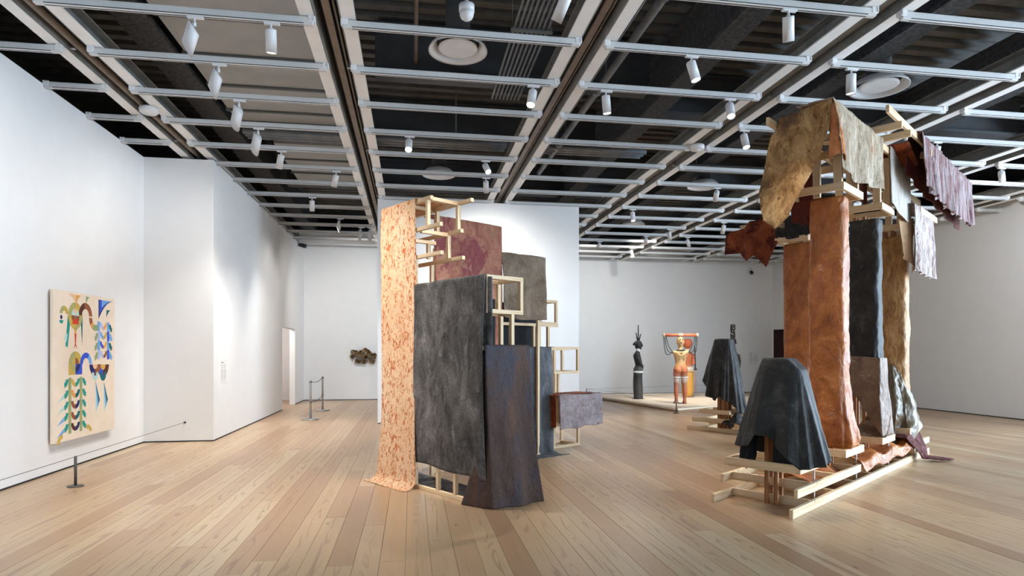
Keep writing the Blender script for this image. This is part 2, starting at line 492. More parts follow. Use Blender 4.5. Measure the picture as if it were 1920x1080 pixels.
ORD = ['zeroth', 'first', 'second', 'third', 'fourth', 'fifth', 'sixth', 'seventh', 'eighth', 'ninth', 'tenth', 'eleventh', 'twelfth',
       'thirteenth', 'fourteenth', 'fifteenth', 'sixteenth', 'seventeenth', 'eighteenth']

# ------------------------------------------------------------------ room shell
XL, XL2, XR = -4.79, -3.60, 14.55
YJ, YBL, YBR, Y0 = 12.25, 22.05, 23.6, -7.0
WT = 5.17
DECK = 6.75
# floor: dark bed, planks on it
floor = struct(box('floor', 'wall_dark', -8.2, 18.2, Y0 - .5, 27.0, -.30, -.02), 'pale bleached pine plank floor of the gallery', 'floor')
PW = .198
planks = []
x = -5.0
row = 0
while x < XR + .3:
    y = Y0 + random.uniform(-2.5, 0)
    while y < 24.2:
        Lp = random.choice((2.2, 3.0, 3.6, 4.4, 5.2)) + random.uniform(-.3, .3)
        y1 = min(y + Lp, 24.4)
        if y1 - y > .3:
            planks.append((x, x + PW, max(y, Y0), y1))
        y = y1
        if y1 >= 24.2:
            break
    x += PW
    row += 1
def plank_size(pk):
    a = 0
    best = 0
    xc = (pk[0] + pk[1]) / 2
    lo, hi = max(pk[2], 1.0), pk[3]
    if hi <= lo:
        return 0
    pts = [(xc, lo + (hi - lo) * i / 12.0) for i in range(13)]
    vis = [px_of(px, py, 0) for px, py in pts if in_frame(px, py, 0)]
    if len(vis) < 2:
        return 0
    for (px, py) in pts:
        if in_frame(px, py, 0):
            d = px * math.sin(YAW) + py * math.cos(YAW)
            best += (F_PX * PW / d) * (F_PX * CAM_H / d ** 2) * (hi - lo) / 12
    return best
planks.sort(key=plank_size, reverse=True)
rest = MB()
for i, (x0, x1, y0, y1) in enumerate(planks):
    dz = random.uniform(-.0006, .0006)
    g = .0012
    if i < 300:
        cx, cy = (x0 + x1) / 2, (y0 + y1) / 2
        MB().box(x0 - cx + g, x1 - cx - g, y0 - cy + g, y1 - cy - g, -.02, dz, .0012).build('floor_plank', 'plank', floor, loc=(cx, cy, .30))
    else:
        rest.box(x0 + g, x1 - g, y0 + g, y1 - g, -.02, dz)
o = rest.build('floor_planks_far', 'plank', floor, loc=(-5.0 + 5.0, 0, .30))
o['kind'] = 'stuff'
# children of the floor are given in floor-local coordinates
fl = floor.location.copy()
for o in floor.children:
    o.location.x -= fl.x
    o.location.y -= fl.y

struct(box('wall_left', 'wall', XL - .16, XL, Y0, YJ, 0, WT), 'long white wall carrying the geometric painting', 'wall')
struct(box('wall_jog', 'wall', XL - .16, XL2 - .16, YJ, YJ + .16, 0, WT), 'narrow white return wall facing the room', 'wall')
# wall with a doorway
mb = MB()
DW0, DW1, DWH = 18.43, 20.40, 2.37
TW = .16
mb.box(XL2 - TW, XL2, YJ, DW0, 0, WT)
mb.box(XL2 - TW, XL2, DW1, YBL, 0, WT)
mb.box(XL2 - TW, XL2, DW0, DW1, DWH, WT)
struct(mb.build('wall_left_rear', 'wall'), 'white side wall pierced by a doorway', 'wall')
d1 = struct(empty('door_1', (XL2 - TW / 2, (DW0 + DW1) / 2, 0)), 'open white doorway without a leaf', 'doorway')
box('jamb', 'wall', -TW / 2 - .002, TW / 2 + .002, -(DW1 - DW0) / 2, -(DW1 - DW0) / 2 + .012, 0, DWH, d1)
box('jamb', 'wall', -TW / 2 - .002, TW / 2 + .002, (DW1 - DW0) / 2 - .012, (DW1 - DW0) / 2, 0, DWH, d1)
box('lintel', 'wall', -TW / 2 - .002, TW / 2 + .002, -(DW1 - DW0) / 2 + .012, (DW1 - DW0) / 2 - .012, DWH - .012, DWH, d1)
struct(box('wall_corridor', 'corridor_wall', -5.6, -5.45, 14.0, 24.0, 0, 3.2), 'pale wall seen through the doorway', 'wall')
struct(box('wall_corridor_end', 'corridor_wall', -5.45, XL2 - TW, 22.3, 22.45, 0, 3.2), 'end wall of the passage beyond the doorway', 'wall')
struct(box('ceiling_corridor', 'wall', -5.6, XL2 - TW, 14.0, 24.0, 3.2, 3.3), 'low white ceiling of the passage beyond the doorway', 'ceiling')
struct(box('wall_back_left', 'wall', XL2 - TW, 1.2, YBL, YBL + .16, 0, 5.75), 'white end wall carrying the bronze relief', 'wall')
struct(box('wall_back_return', 'wall', 1.2, 1.36, YBL, YBR, 0, 5.75), 'white return wall hidden behind the partition', 'wall')
struct(box('wall_back_right', 'wall', 1.2, XR + .2, YBR, YBR + .16, 0, 5.75), 'grey-lit white end wall behind the figures', 'wall')
struct(box('wall_partition', 'wall', -.77, 3.97, 14.62, 14.95, 0, 5.14), 'free-standing white partition behind the stepped frame sculpture', 'wall')
# right wall: with window opening near the camera and dark doorway at the far end
mb = MB()
RD0, RD1, RDH = 21.6, 23.52, 2.55
xa, xb = XR, XR + .22
mb.box(xa, xb, Y0, WIN[0], 0, 5.5)
mb.box(xa, xb, WIN[0], WIN[1], 0, WIN[2])
mb.box(xa, xb, WIN[0], WIN[1], WIN[3], 5.5)
mb.box(xa, xb, WIN[1], RD0, 0, 5.5)
mb.box(xa, xb, RD0, RD1, RDH, 5.5)
mb.box(xa, xb, RD1, YBR, 0, 5.5)
struct(mb.build('wall_right', 'wall'), 'long white wall on the shaded right side', 'wall')
d2 = struct(empty('door_2', (XR + .11, (RD0 + RD1) / 2, 0)), 'dark maroon doorway in the far right corner', 'doorway')
box('reveal_panel', 'maroon', .5, .56, -1.6, 1.2, 0, 3.0, d2)
box('jamb', 'maroon', -.108, .6, (RD1 - RD0) / 2 - .02, (RD1 - RD0) / 2, 0, RDH, d2)
box('jamb', 'maroon', -.108, .6, -(RD1 - RD0) / 2, -(RD1 - RD0) / 2 + .02, 0, RDH, d2)
struct(box('wall_behind', 'wall', -8.0, XR + .22, Y0 - .16, Y0, 0, DECK), 'white wall behind the viewpoint', 'wall')
# window glazing
w1 = struct(empty('window_1', (XR + .16, 0, 0)), 'tall gallery window with slim mullions admitting daylight', 'window')
npan = 6
wy = (WIN[1] - WIN[0]) / npan
for i in range(npan + 1):
    yy = WIN[0] + wy * i
    box('mullion', 'steel_grey', -.03, .03, yy - .025, yy + .025, WIN[2], WIN[3], w1)
for zz in (WIN[2] + .02, WIN[3] - .02):
    box('rail', 'steel_grey', -.028, .028, WIN[0], WIN[1], zz - .02, zz + .02, w1)
for i in range(npan):
    box('pane', 'glass', -.004, .004, WIN[0] + wy * i + .025, WIN[0] + wy * (i + 1) - .025, WIN[2] + .04, WIN[3] - .04, w1)
# dark shell of the building beyond the walls and above the grid
struct(box('wall_shell_left', 'wall_dark', -8.2, -8.0, Y0, 27, 0, DECK), 'dark outer wall beyond the left rooms', 'wall')
struct(box('wall_shell_back', 'wall_dark', -8.2, 18.0, 26.8, 27.0, 0, DECK), 'dark outer wall beyond the rear rooms', 'wall')
struct(box('wall_shell_right', 'wall_dark', XR + .24, XR + .40, Y0, WIN[1], 5.3, DECK), 'dark upper wall above the window', 'wall')
struct(box('wall_shell_right_far', 'wall_dark', 17.8, 18.0, WIN[1], 27.0, 0, DECK), 'dark outer wall beyond the right wall', 'wall')
struct(box('wall_shell_right_return', 'wall_dark', XR + .22, 17.8, WIN[1] + .02, WIN[1] + .16, 0, DECK), 'dark wall closing off the space beside the window', 'wall')
# dark strips on the wall feet, painted as the shade of a shadow gap
for nm, a in (('left', (XL, XL + .004, Y0, YJ)), ('jog', (XL + .004, XL2, YJ - .004, YJ)), ('left_rear', (XL2, XL2 + .004, YJ, DW0)),
              ('left_rear_far', (XL2, XL2 + .004, DW1, YBL)), ('back_left', (XL2 + .004, 1.2, YBL - .004, YBL)), ('back_right', (1.4, XR - .004, YBR - .004, YBR)),
              ('right', (XR - .004, XR, 9.4, RD0)), ('partition', (-.77, 3.97, 14.616, 14.62))):
    struct(box('baseboard_' + nm, 'reveal', *a, 0.001, .022), 'thin dark shadow gap at the foot of the wall', 'baseboard')

# ------------------------------------------------------------------ ceiling: deck, beams, tracks
ceil = struct(box('ceiling', 'deck', -8.2, 18.2, Y0 - .2, 27.0, DECK, DECK + .2), 'dark corrugated metal deck above the lighting grid', 'ceiling')
mb = MB()
y = 4.0
while y < 24:
    mb.box(-8.0, 15.0, y, y + .15, DECK - .075 - DECK, 0.0)
    y += .31
o = mb.build('deck_ribs', 'deck_rib', ceil, loc=(-ceil.location.x, -ceil.location.y, 0))
o['kind'] = 'stuff'

BX = [-3.885, -.885, 2.045, 4.915, 7.85, 10.78, 13.71]
BY0, BY1 = 3.0, [12.2, 22.0, 14.6, 23.4, 23.4, 23.4, 23.4]
BY1[2] = 22.0
beam_names = ['first', 'second', 'third', 'fourth', 'fifth', 'sixth', 'seventh']
ZB = 5.22
for i, bx in enumerate(BX):
    y1 = 22.0 if i == 0 else BY1[i]
    e = empty('ceiling_beam', (bx, BY0, ZB), 0, 'white twin-channel ceiling beam running away from the viewer, %s from the left' % beam_names[i], 'beam', 'twin-channel ceiling beams')
    Ln = y1 - BY0
    for s in (-1, 1):
        a, b = sorted((s * .135, s * .29))
        box('flange', 'steel_white', a, b, 0, Ln, 0, .018, e)
        a, b = sorted((s * .125, s * .14))
        box('web', 'steel_grey', a, b, 0, Ln, .0, .24, e)
        a, b = sorted((s * .14, s * .26))
        box('top_flange', 'steel_grey', a, b, 0, Ln, .225, .24, e)
    box('channel_cover', 'slot_black', -.124, .124, 0, Ln, .22, .235, e)
    if i == 0:
        MB().tube([(-.03, 0, .07), (-.03, Ln, .07)], .045, 12).build('pipe', 'pipe_brown', e, True)
        MB().tube([(.055, 0, .12), (.055, Ln, .12)], .016, 8).build('conduit', 'pipe_brown', e, True)
        MB().tube([(.09, 0, .13), (.09, Ln, .13)], .012, 8).build('conduit', 'pipe_brown', e, True)
    else:
        box('cable_tray', 'pipe_brown' if i < 3 else 'steel_grey', -.05, .03, 0, Ln, .07, .11, e)
        MB().tube([(.07, 0, .10), (.07, Ln, .10)], .014, 8).build('conduit', 'pipe_brown', e, True)
    yy = 1.9
    cl = MB().box(-.03, .03, -.02, .02, -.005, .09, .006).mesh('hanger', 'steel')
    while yy < Ln:
        link('hanger', cl, e, (.10 if i % 2 else -.10, yy, .03))
        yy += 3.3

# tracks (rails) across the bays
TY0, TDY = 6.95, 1.10
bays = [(XL + .01, BX[0] - .15)] + [(BX[i] + .15, BX[i + 1] - .15) for i in range(6)] + [(BX[6] + .15, XR - .02)]
bay_names = ['in the narrow bay beside the left wall', 'between first and second beams from left', 'between second and third beams from left', 'between third and fourth beams from left',
             'between fourth and fifth beams from left', 'between fifth and sixth beams from left', 'between sixth and seventh beams from left', 'in the bay beside the right wall']
track_rows = {}
for bi, (xa, xb) in enumerate(bays):
    Ln = xb - xa
    body = MB().box(0, Ln, -.03, .03, 0, .085, .008).mesh('track_rail', 'track_white')
    slot = MB().box(.10, Ln - .10, -.0315, -.0300, .006, .014).box(.10, Ln - .10, -.006, .006, -.001, 0).mesh('slot', 'slot_black')
    bL = MB().box(-.02, .055, -.036, .036, .03, .095, .006).box(-.012, -.002, -.045, .045, .04, .09).mesh('end_bracket', 'fixture')
    n = 0
    for k in range(-6, 15):
        y = TY0 + TDY * k
        if bi == 0 and y > YJ - .1: continue
        if bi in (1, 2) and y > YBL - .1: continue
        if y > YBR - .2: continue
        vis = any(in_frame(xa + Ln * q / 20.0, y, 5.15) for q in range(21))
        if not vis:
            if (bi, k) not in {(4, -2), (1, -1), (1, -2), (1, -4), (1, -6)}: continue
        if vis:
            n += 1
            track_rows[(bi, k)] = n
            lab = 'white light track %s, %s from the front' % (bay_names[bi], ORD[n])
        else:
            lab = 'white light track overhead %s, %s row before the frame' % (bay_names[bi].replace(' from left', ''), ORD[-k])
        e = empty('light_track', (xa, y, 5.125), 0, lab, 'light track', 'light tracks of the ceiling grid')
        ro = link('rail', body, e)
        link('slot', slot, ro)
        link('end_bracket', bL, e, (.0, 0, 0))
        o = link('end_bracket', bL, e, (Ln, 0, 0)); o.rotation_euler = (0, 0, PI)

# ducts, pipes and steel above the grid
def seg_duct(name, label, xa, xb, ya, yb, z0, z1, step, mat='duct'):
    e = empty(name, ((xa + xb) / 2, ya, z0), 0, label, 'duct')
    w = (xb - xa) / 2
    y = 0
    while y < yb - ya - .05:
        y2 = min(y + step, yb - ya)
        box('duct_section', mat, -w, w, y + .03, y2 - .03, 0, z1 - z0, e)
        box('joint', 'seam', -w - .03, w + .03, y2 - .03, y2 + .03, -.03, z1 - z0, e)
        y = y2
    return e
seg_duct('air_duct', 'wide pale grey rectangular duct above the bay beside the left wall', -3.10, -1.35, 6.2, 11.9, 5.80, 6.66, 1.03)
seg_duct('air_duct', 'grey rectangular duct above the far end of the left bay', -2.75, -1.35, 13.2, 16.2, 5.85, 6.66, 1.03)
for (xa, xb, z0, lab) in ((-3.62, -3.20, 5.75, 'left of the pale duct'), (3.9, 4.25, 5.7, 'left of the fourth beam'), (6.15, 6.5, 5.7, 'behind the round diffusers on the right'), (9.1, 9.45, 5.7, 'above the draped columns'), (12.0, 12.4, 5.7, 'nearest the right wall')):
    e = empty('roof_girder', ((xa + xb) / 2, 3.0, z0), 0, 'dark fireproofed roof girder ' + lab, 'girder', 'fireproofed roof girders')
    w = (xb - xa) / 2
    box('bottom_flange', 'fireproof', -w, w, 0, 20.5, 0, .06, e)
    box('web', 'fireproof', -.06, .06, 0, 20.5, .06, .75, e)
    box('top_flange', 'fireproof', -w, w, 0, 20.5, .75, .81, e)
for (ya, yb, xa, xb, z0, lab) in ((9.55, 9.95, -.55, 3.8, 5.85, 'crossing the middle bay'), (12.6, 12.9, -3.1, 3.8, 5.9, 'farther down the middle bays'), (16.3, 16.7, -3.1, 6.1, 5.85, 'beyond the partition'), (10.6, 11.0, 4.4, 12.0, 5.9, 'crossing the right bays'), (15.0, 15.4, 4.4, 12.0, 5.9, 'crossing the far right bays')):
    e = empty('cross_girder', ((xa + xb) / 2, (ya + yb) / 2, z0), 0, 'dark cross girder of the roof ' + lab, 'girder', 'cross girders')
    w, h = (xb - xa) / 2, (yb - ya) / 2
    box('bottom_flange', 'duct_dark', -w, w, -h, h, 0, .05, e)
    box('web', 'duct_dark', -w, w, -.05, .05, .05, .74, e)
    box('top_flange', 'duct_dark', -w, w, -h, h, .70, .74, e)
for i in range(8):
    x = 1.30 + i * .062
    MBo = MB().tube([(0, 0, 0), (0, 5.2, 0)], .017, 8).build('conduit', 'pipe_grey', None, True, (x, 5.0, 5.8))
    tag(MBo, 'grey electrical conduit in the bundle left of third beam, %s from left' % ORD[i + 1], 'conduit', 'parallel conduits beside the third beam')
e = empty('conduit_hanger', (1.52, 7.9, 5.77), 0, 'strut carrying the conduit bundle', 'strut')
box('strut', 'steel_grey', -.27, .27, -.02, .02, -.03, 0, e)
for s in (-1, 1):
    MB().tube([(s * .25, 0, 0), (s * .25, 0, .98)], .006, 6).build('rod', 'steel_grey', e)
e = empty('sprinkler_main', (2.86, 4.5, 5.72), 0, 'grey sprinkler pipe right of the third beam', 'pipe')
MB().tube([(0, 0, 0), (0, 9.5, 0)], .055, 14).build('pipe', 'pipe_grey', e, True)
for yy in (2.2, 4.9, 7.4):
    MB().tube([(0, yy, 0), (0, yy + .12, 0)], .072, 14).build('coupling', 'pipe_grey', e, True)
    MB().tube([(0, yy - .4, .05), (0, yy - .4, .95)], .008, 6).build('rod', 'steel_grey', e)
for i in range(3):
    o = MB().tube([(0, 0, 0), (0, 8, 0)], .013, 8).build('conduit', 'pipe_grey', None, True, (2.42 + i * .07, 5.0, 5.55))
    tag(o, 'thin grey conduit right of the third beam, %s from left' % ORD[i + 1], 'conduit', 'thin conduits right of third beam')
e = empty('drain_pipe', (.06, 6.3, 6.0), 0, 'thin brown pipe crossing the middle bay', 'pipe')
MB().tube([(0, 0, 0), (0, 3.25, 0)], .028, 10).build('pipe', 'pipe_brown', e, True)
MB().tube([(0, 2.2, 0), (.5, 2.2, 0)], .018, 8).build('branch', 'pipe_brown', e, True)
for yv, za, xa, xb, rr, lab in ((11.9, 5.62, -3.0, 1.8, .05, 'over the left bays'), (12.15, 5.7, 2.4, 4.7, .05, 'over the middle bay'), (12.55, 5.6, 5.1, 9.5, .045, 'over the right bays')):
    for j in range(3):
        o = empty('cross_pipe', (xa, yv + j * .17, za))
        MB().tube([(0, 0, 0), (xb - xa, 0, 0)], rr * (1 - .2 * j), 10).build('pipe', 'pipe_grey', o, True)
        for q in (.2, .8):
            MB().tube([((xb - xa) * q, 0, 0), ((xb - xa) * q, 0, DECK - .07 - za)], .006, 6).build('rod', 'steel_grey', o)
        tag(o, 'grey pipe running crosswise %s, %s from the front' % (lab, ORD[j + 1]), 'pipe', 'crosswise pipes above the grid')
# round diffusers
for x, y, r, lab in ((.575, 7.9, .37, 'nearest above the stepped sculpture'), (.57, 13.5, .35, 'just before the partition'), (6.62, 8.05, .39, 'above the draped columns'), (6.60, 13.5, .36, 'in the middle of the right side'), (6.52, 17.9, .35, 'farthest, near the end wall')):
    e = empty('ceiling_diffuser', (x, y, 5.42), 0, 'round white air diffuser on a dark duct, ' + lab, 'diffuser', 'round ceiling diffusers')
    MB().lathe([(r * .72, .10), (r * .93, .02), (r, 0), (r * 1.0, .012), (r * .95, .05), (r * .76, .12)], 36, cap=False).build('rim', 'fixture', e, True)
    MB().lathe([(r * .0001, .028), (r * .60, .028), (r * .66, .035), (r * .66, .05), (r * .0001, .05)], 36, cap=False).build('disc', 'fixture', e, False)
    MB().lathe([(r * .42, .05), (r * .42, 1.25)], 24).build('neck', 'duct_dark', e, True)
    MB().lathe([(r * .44, .10), (r * .76, .12), (r * .76, .13), (r * .44, .14)], 30, cap=False).build('collar', 'duct_dark', e, True)
# smoke detectors / domes
for x, y, lab in ((-3.80, 9.9, 'under the first beam from the left'), (4.87, 10.2, 'under the fourth beam from the left')):
    e = empty('smoke_detector', (x, y, 5.13), 0, 'round white smoke detector ' + lab, 'detector', 'smoke detectors')
    MB().lathe([(.10, .0), (.125, .02), (.13, .07), (.12, .085)], 28).build('housing', 'fixture', e, True)
    MB().lathe([(.03, -.012), (.06, -.004), (.06, .0)], 20).build('sensor', 'paper', e, True)
e = empty('dome_camera', (.56, 6.46, 5.06), 0, 'white dome hanging at the top edge above stepped sculpture', 'dome')
MB().lathe([(.001, 0), (.035, .006), (.06, .025), (.072, .055), (.074, .09)], 24).build('dome', 'fixture', e, True)
MB().lathe([(.08, .09), (.08, .16), (.02, .17), (.02, .4)], 24).build('mount', 'fixture', e, True)
for loc, d, lab in (((-3.55, 20.9, 5.08), (1, -.4, -.3), 'at the end of the left rear wall'), ((6.37, 23.58, 5.50), (-.3, -1, -.3), 'high on the end wall beside the partition'), ((13.6, 23.58, 4.9), (-.4, -1, -.4), 'high on the end wall beside the draped columns')):
    e = empty('security_camera', loc, 0, 'small black security camera ' + lab, 'camera', 'security cameras')
    dv = Vector(d).normalized()
    MB().tube([(0, 0, 0), tuple(dv * .22)], [.06, .07], 14).build('barrel', 'black_plastic', e, True)
    MB().tube([tuple(dv * .04), (dv.x * .04, dv.y * .04, .14)], .02, 8).build('bracket', 'fixture', e, True)

# ------------------------------------------------------------------ track lights
def spot_fixture(x, k, bay, aim, kind, power, size=50, blend=.6, color=(1, .965, .92), extra='', zoff=0.0, rl=1.0):
    """kind: 'lit' cylinder with visible lens, 'off' cylinder seen from behind, 'wash' oblique-cut wall washer"""
    y = TY0 + TDY * k
    rowtxt = track_rows.get((bay, k))
    where = bay_names[bay]
    if rowtxt: lab = '%s track %s' % (ORD[rowtxt], where.replace(' from left', ''))
    else: lab = 'the overhead track %s rows nearer than the frame' % ORD[abs(k)].replace('first','one').replace('second','two').replace('fourth','four').replace('sixth','six')
    nm = {'lit': 'glowing white cylinder spotlight on ', 'off': 'white cylinder spotlight turned away on ', 'wash': 'white slant-cut wall washer on '}[kind]
    e = empty('track_spotlight', (x, y, 5.125), 0, nm + lab + extra, 'spotlight', 'track spotlights')
    d = (Vector(aim) - Vector((x, y, 4.97))).normalized()
    box('adapter', 'fixture', -.07, .09, -.022, .022, -.022, .001, e, .004)
    MB().tube([(0, 0, -.02), (0, 0, -.075)], .011, 8).build('stem', 'fixture', e, True)
    MB().tube([(0, 0, -.06), (0, 0, -.10)], .02, 8).build('knuckle', 'fixture', e, True)
    Lh, rh = .235 * rl, .056 * rl
    c0 = Vector((0, 0, -.095)) 
    if kind == 'wash':
        ax = Vector((.22, .0, -1)).normalized() if d.x > 0 else Vector((-.22, 0, -1)).normalized()
        ax = Vector((d.x * .45, d.y * .45, -1)).normalized()
    else:
        ax = d
    top = c0 - ax * .02
    mb = MB()
    q = ax.to_track_quat('Z', 'Y')
    n = 20
    rings = [(0, .96), (.01, 1.0), (Lh, 1.0), (Lh - .012, .88)]
    side = q.inverted() @ Vector((d.x, d.y, 0)).normalized() if (abs(d.x) + abs(d.y)) > 1e-4 else Vector((1, 0, 0))
    idx = []
    for zz, sc in rings:
        idx.append(len(mb.v))
        for j in range(n):
            th = 2 * PI * j / n
            pz = zz
            if kind == 'wash':
                cs = math.cos(th) * side.x + math.sin(th) * side.y
                pz = zz - (cs * .075 if zz > .05 else -cs * .05 + .0)
                if zz < .05: pz = zz - cs * .06 + .04
            pt = q @ Vector((math.cos(th) * rh * sc, math.sin(th) * rh * sc, pz)) + top
            mb.v.append(tuple(pt))
    for a in range(len(idx) - 1):
        for j in range(n):
            j2 = (j + 1) % n
            mb.face((idx[a] + j, idx[a] + j2, idx[a + 1] + j2, idx[a + 1] + j))
    mb.face(tuple(idx[0] + j for j in range(n))[::-1])
    hs = mb.build('housing', 'fixture', e, True)
    mb2 = MB()
    mb2.v = mb.v[idx[3]:idx[3] + n]
    mb2.face(tuple(range(n)))
    mb2.build('lens', 'lens' if kind == 'lit' else 'lens_dim', hs)
    ld = bpy.data.lights.new('spot_lamp', 'SPOT')
    ld.energy = power
    ld.spot_size = R(size)
    ld.spot_blend = blend
    ld.shadow_soft_size = .05
    ld.color = color
    lo = bpy.data.objects.new('spot_lamp', ld)
    COL.objects.link(lo)
    lo.parent = e
    lo.location = top + ax * (Lh + .03 + (.05 if kind == 'wash' else 0))
    lo.rotation_euler = d.to_track_quat('-Z', 'Y').to_euler()
    return e

# wall washers towards the left wall; negative rows are unseen, added for its brightness
for x, k in ((-2.23, 0), (-2.31, 1), (-2.36, 2), (-2.36, 3), (-2.3, -1), (-2.3, -2), (-2.3, -4), (-2.3, -6)):
    y = TY0 + TDY * k
    spot_fixture(x, k, 1, (XL, y + (.2 if k < 2 else 1.9), 2.1), 'wash', W_WASH * (1.0 if k < 2 else 1.5), 120, 1.0, rl=1.2)
for x, k, tx, ty, ex in ((-1.85, 9, -3.6, 16.5, ''), (-1.40, 10, -3.6, 19.5, ', the left of two'), (-1.15, 10, -2.0, 22.05, ', the right of two')):
    spot_fixture(x, k, 1, (tx, ty, 2.2), 'wash', W_WASH * (5.5 if tx > -3 else 1.4), 110, 1.0, extra=ex)
WARM = (1, .93, .84)
spot_fixture(-1.471, 0, 1, (-1.6, 8.2, 0), 'lit', W_SPOT * 2.4, 105, 1.0)
spot_fixture(-2.235, 4, 1, (-3.3, 12.0, 0), 'lit', W_SPOT * 1.3, 85, 1.0)
spot_fixture(-1.44, 5, 1, (-2.6, 13.8, 0), 'lit', W_SPOT * 1.6, 90, 1.0)
spot_fixture(-2.218, 7, 1, (-2.4, 16.6, 0), 'lit', W_SPOT * 1.4, 90, 1.0)
spot_fixture(-.043, 3, 2, (-.2, 7.9, 1.8), 'lit', W_SPOT * .8, 40, .8, WARM)
spot_fixture(1.324, 4, 2, (2.2, 8.2, 1.6), 'off', W_SPOT * .5, 45, .8, WARM)
spot_fixture(1.463, 5, 2, (1.8, 14.6, 2.6), 'off', W_SPOT * 1.1, 120, 1.0)
spot_fixture(1.563, 1, 2, (.6, 6.4, .6), 'lit', W_SPOT * .7, 50, .8, WARM)
spot_fixture(1.459, -1, 2, (.2, 7.9, 1.9), 'lit', W_SPOT * .8, 42, .8, WARM)
spot_fixture(2.555, 1, 3, (3.0, 8.2, 0), 'lit', W_SPOT * 1.0, 80, 1.0, WARM)
spot_fixture(3.248, 0, 3, (4.2, 6.2, .6), 'lit', W_SPOT * .7, 40, .8, WARM)
spot_fixture(5.157, 2, 4, (5.2, 7.6, .6), 'lit', W_SPOT * .6, 55, .8, WARM)
spot_fixture(3.782, -1, 3, (4.7, 7.2, 1.0), 'off', W_SPOT * .45, 45, .9, WARM)
spot_fixture(5.336, 0, 4, (5.4, 7.2, 0), 'off', W_SPOT * .25, 50, .8, WARM)
spot_fixture(4.323, 1, 3, (4.0, 6.9, 2.8), 'off', W_SPOT * .16, 60, .9, WARM)
spot_fixture(5.655, 1, 4, (6.4, 9.2, .5), 'off', W_SPOT * .3, 50, .8, WARM)
spot_fixture(6.395, 5, 4, (7.9, 17.4, 1.2), 'lit', W_SPOT * .45, 26, .6, WARM)
spot_fixture(5.326, 7, 4, (5.2, 13.2, 0), 'off', W_SPOT * 1.6, 110, 1.0)
spot_fixture(8.29, 8, 5, (8.6, 18.2, .1), 'off', W_SPOT * 2.4, 45, .8)
spot_fixture(7.216, 9, 4, (8.8, 19.6, .1), 'off', W_SPOT * 2.0, 50, .8)
spot_fixture(6.944, 10, 4, (8.6, 23.6, 2.2), 'off', W_BACK * .40, 110, 1.0)
spot_fixture(8.268, 10, 5, (10.6, 20.0, .4), 'lit', W_SPOT * .8, 45, .8)
spot_fixture(5.837, 11, 4, (5.6, 23.6, 2.6), 'off', W_BACK * .26, 110, 1.0)
spot_fixture(7.288, 12, 4, (7.6, 18.8, 1.2), 'lit', W_SPOT * .4, 60, .8)
spot_fixture(11.02, 3, 6, (14.5, 13.0, 2.0), 'off', W_SPOT * 1.0, 130, 1.0, (.96, .98, 1))
spot_fixture(8.604, 2, 5, (9.6, 11.4, 0), 'off', W_SPOT * .8, 110, 1.0, (.94, .97, 1))
spot_fixture(5.20, -2, 4, (5.4, 3.5, 0), 'lit', W_SPOT * .4, 60, .8)
# unseen lamp added to brighten the passage
e = empty('passage_lamp', (-4.6, 19.3, 3.2), 0, 'flush lamp in the passage beyond the doorway', 'lamp')
MB().lathe([(.14, -.04), (.16, -.02), (.16, 0)], 24).build('shade', 'lens_dim', e, True)
ld = bpy.data.lights.new('passage_lamp', 'POINT'); ld.energy = 60; ld.shadow_soft_size = .14; ld.color = (1, .96, .93)
lo = bpy.data.objects.new('passage_lamp_light', ld); COL.objects.link(lo); lo.parent = e; lo.location = (0, 0, -.25)

#@@PART2
# ------------------------------------------------------------------ cloth and lumber helpers
class Frame:
    def __init__(s, loc, ang):
        s.loc, s.ang = loc, ang
FA = Frame((.574, 6.828, 0), math.atan2(.545, .839))      # stepped sculpture: u = right and back, v = back and left
FB = Frame((3.687, 5.625, 0), R(35.963))                   # draped colonnade: u along the base rails, v = back and left

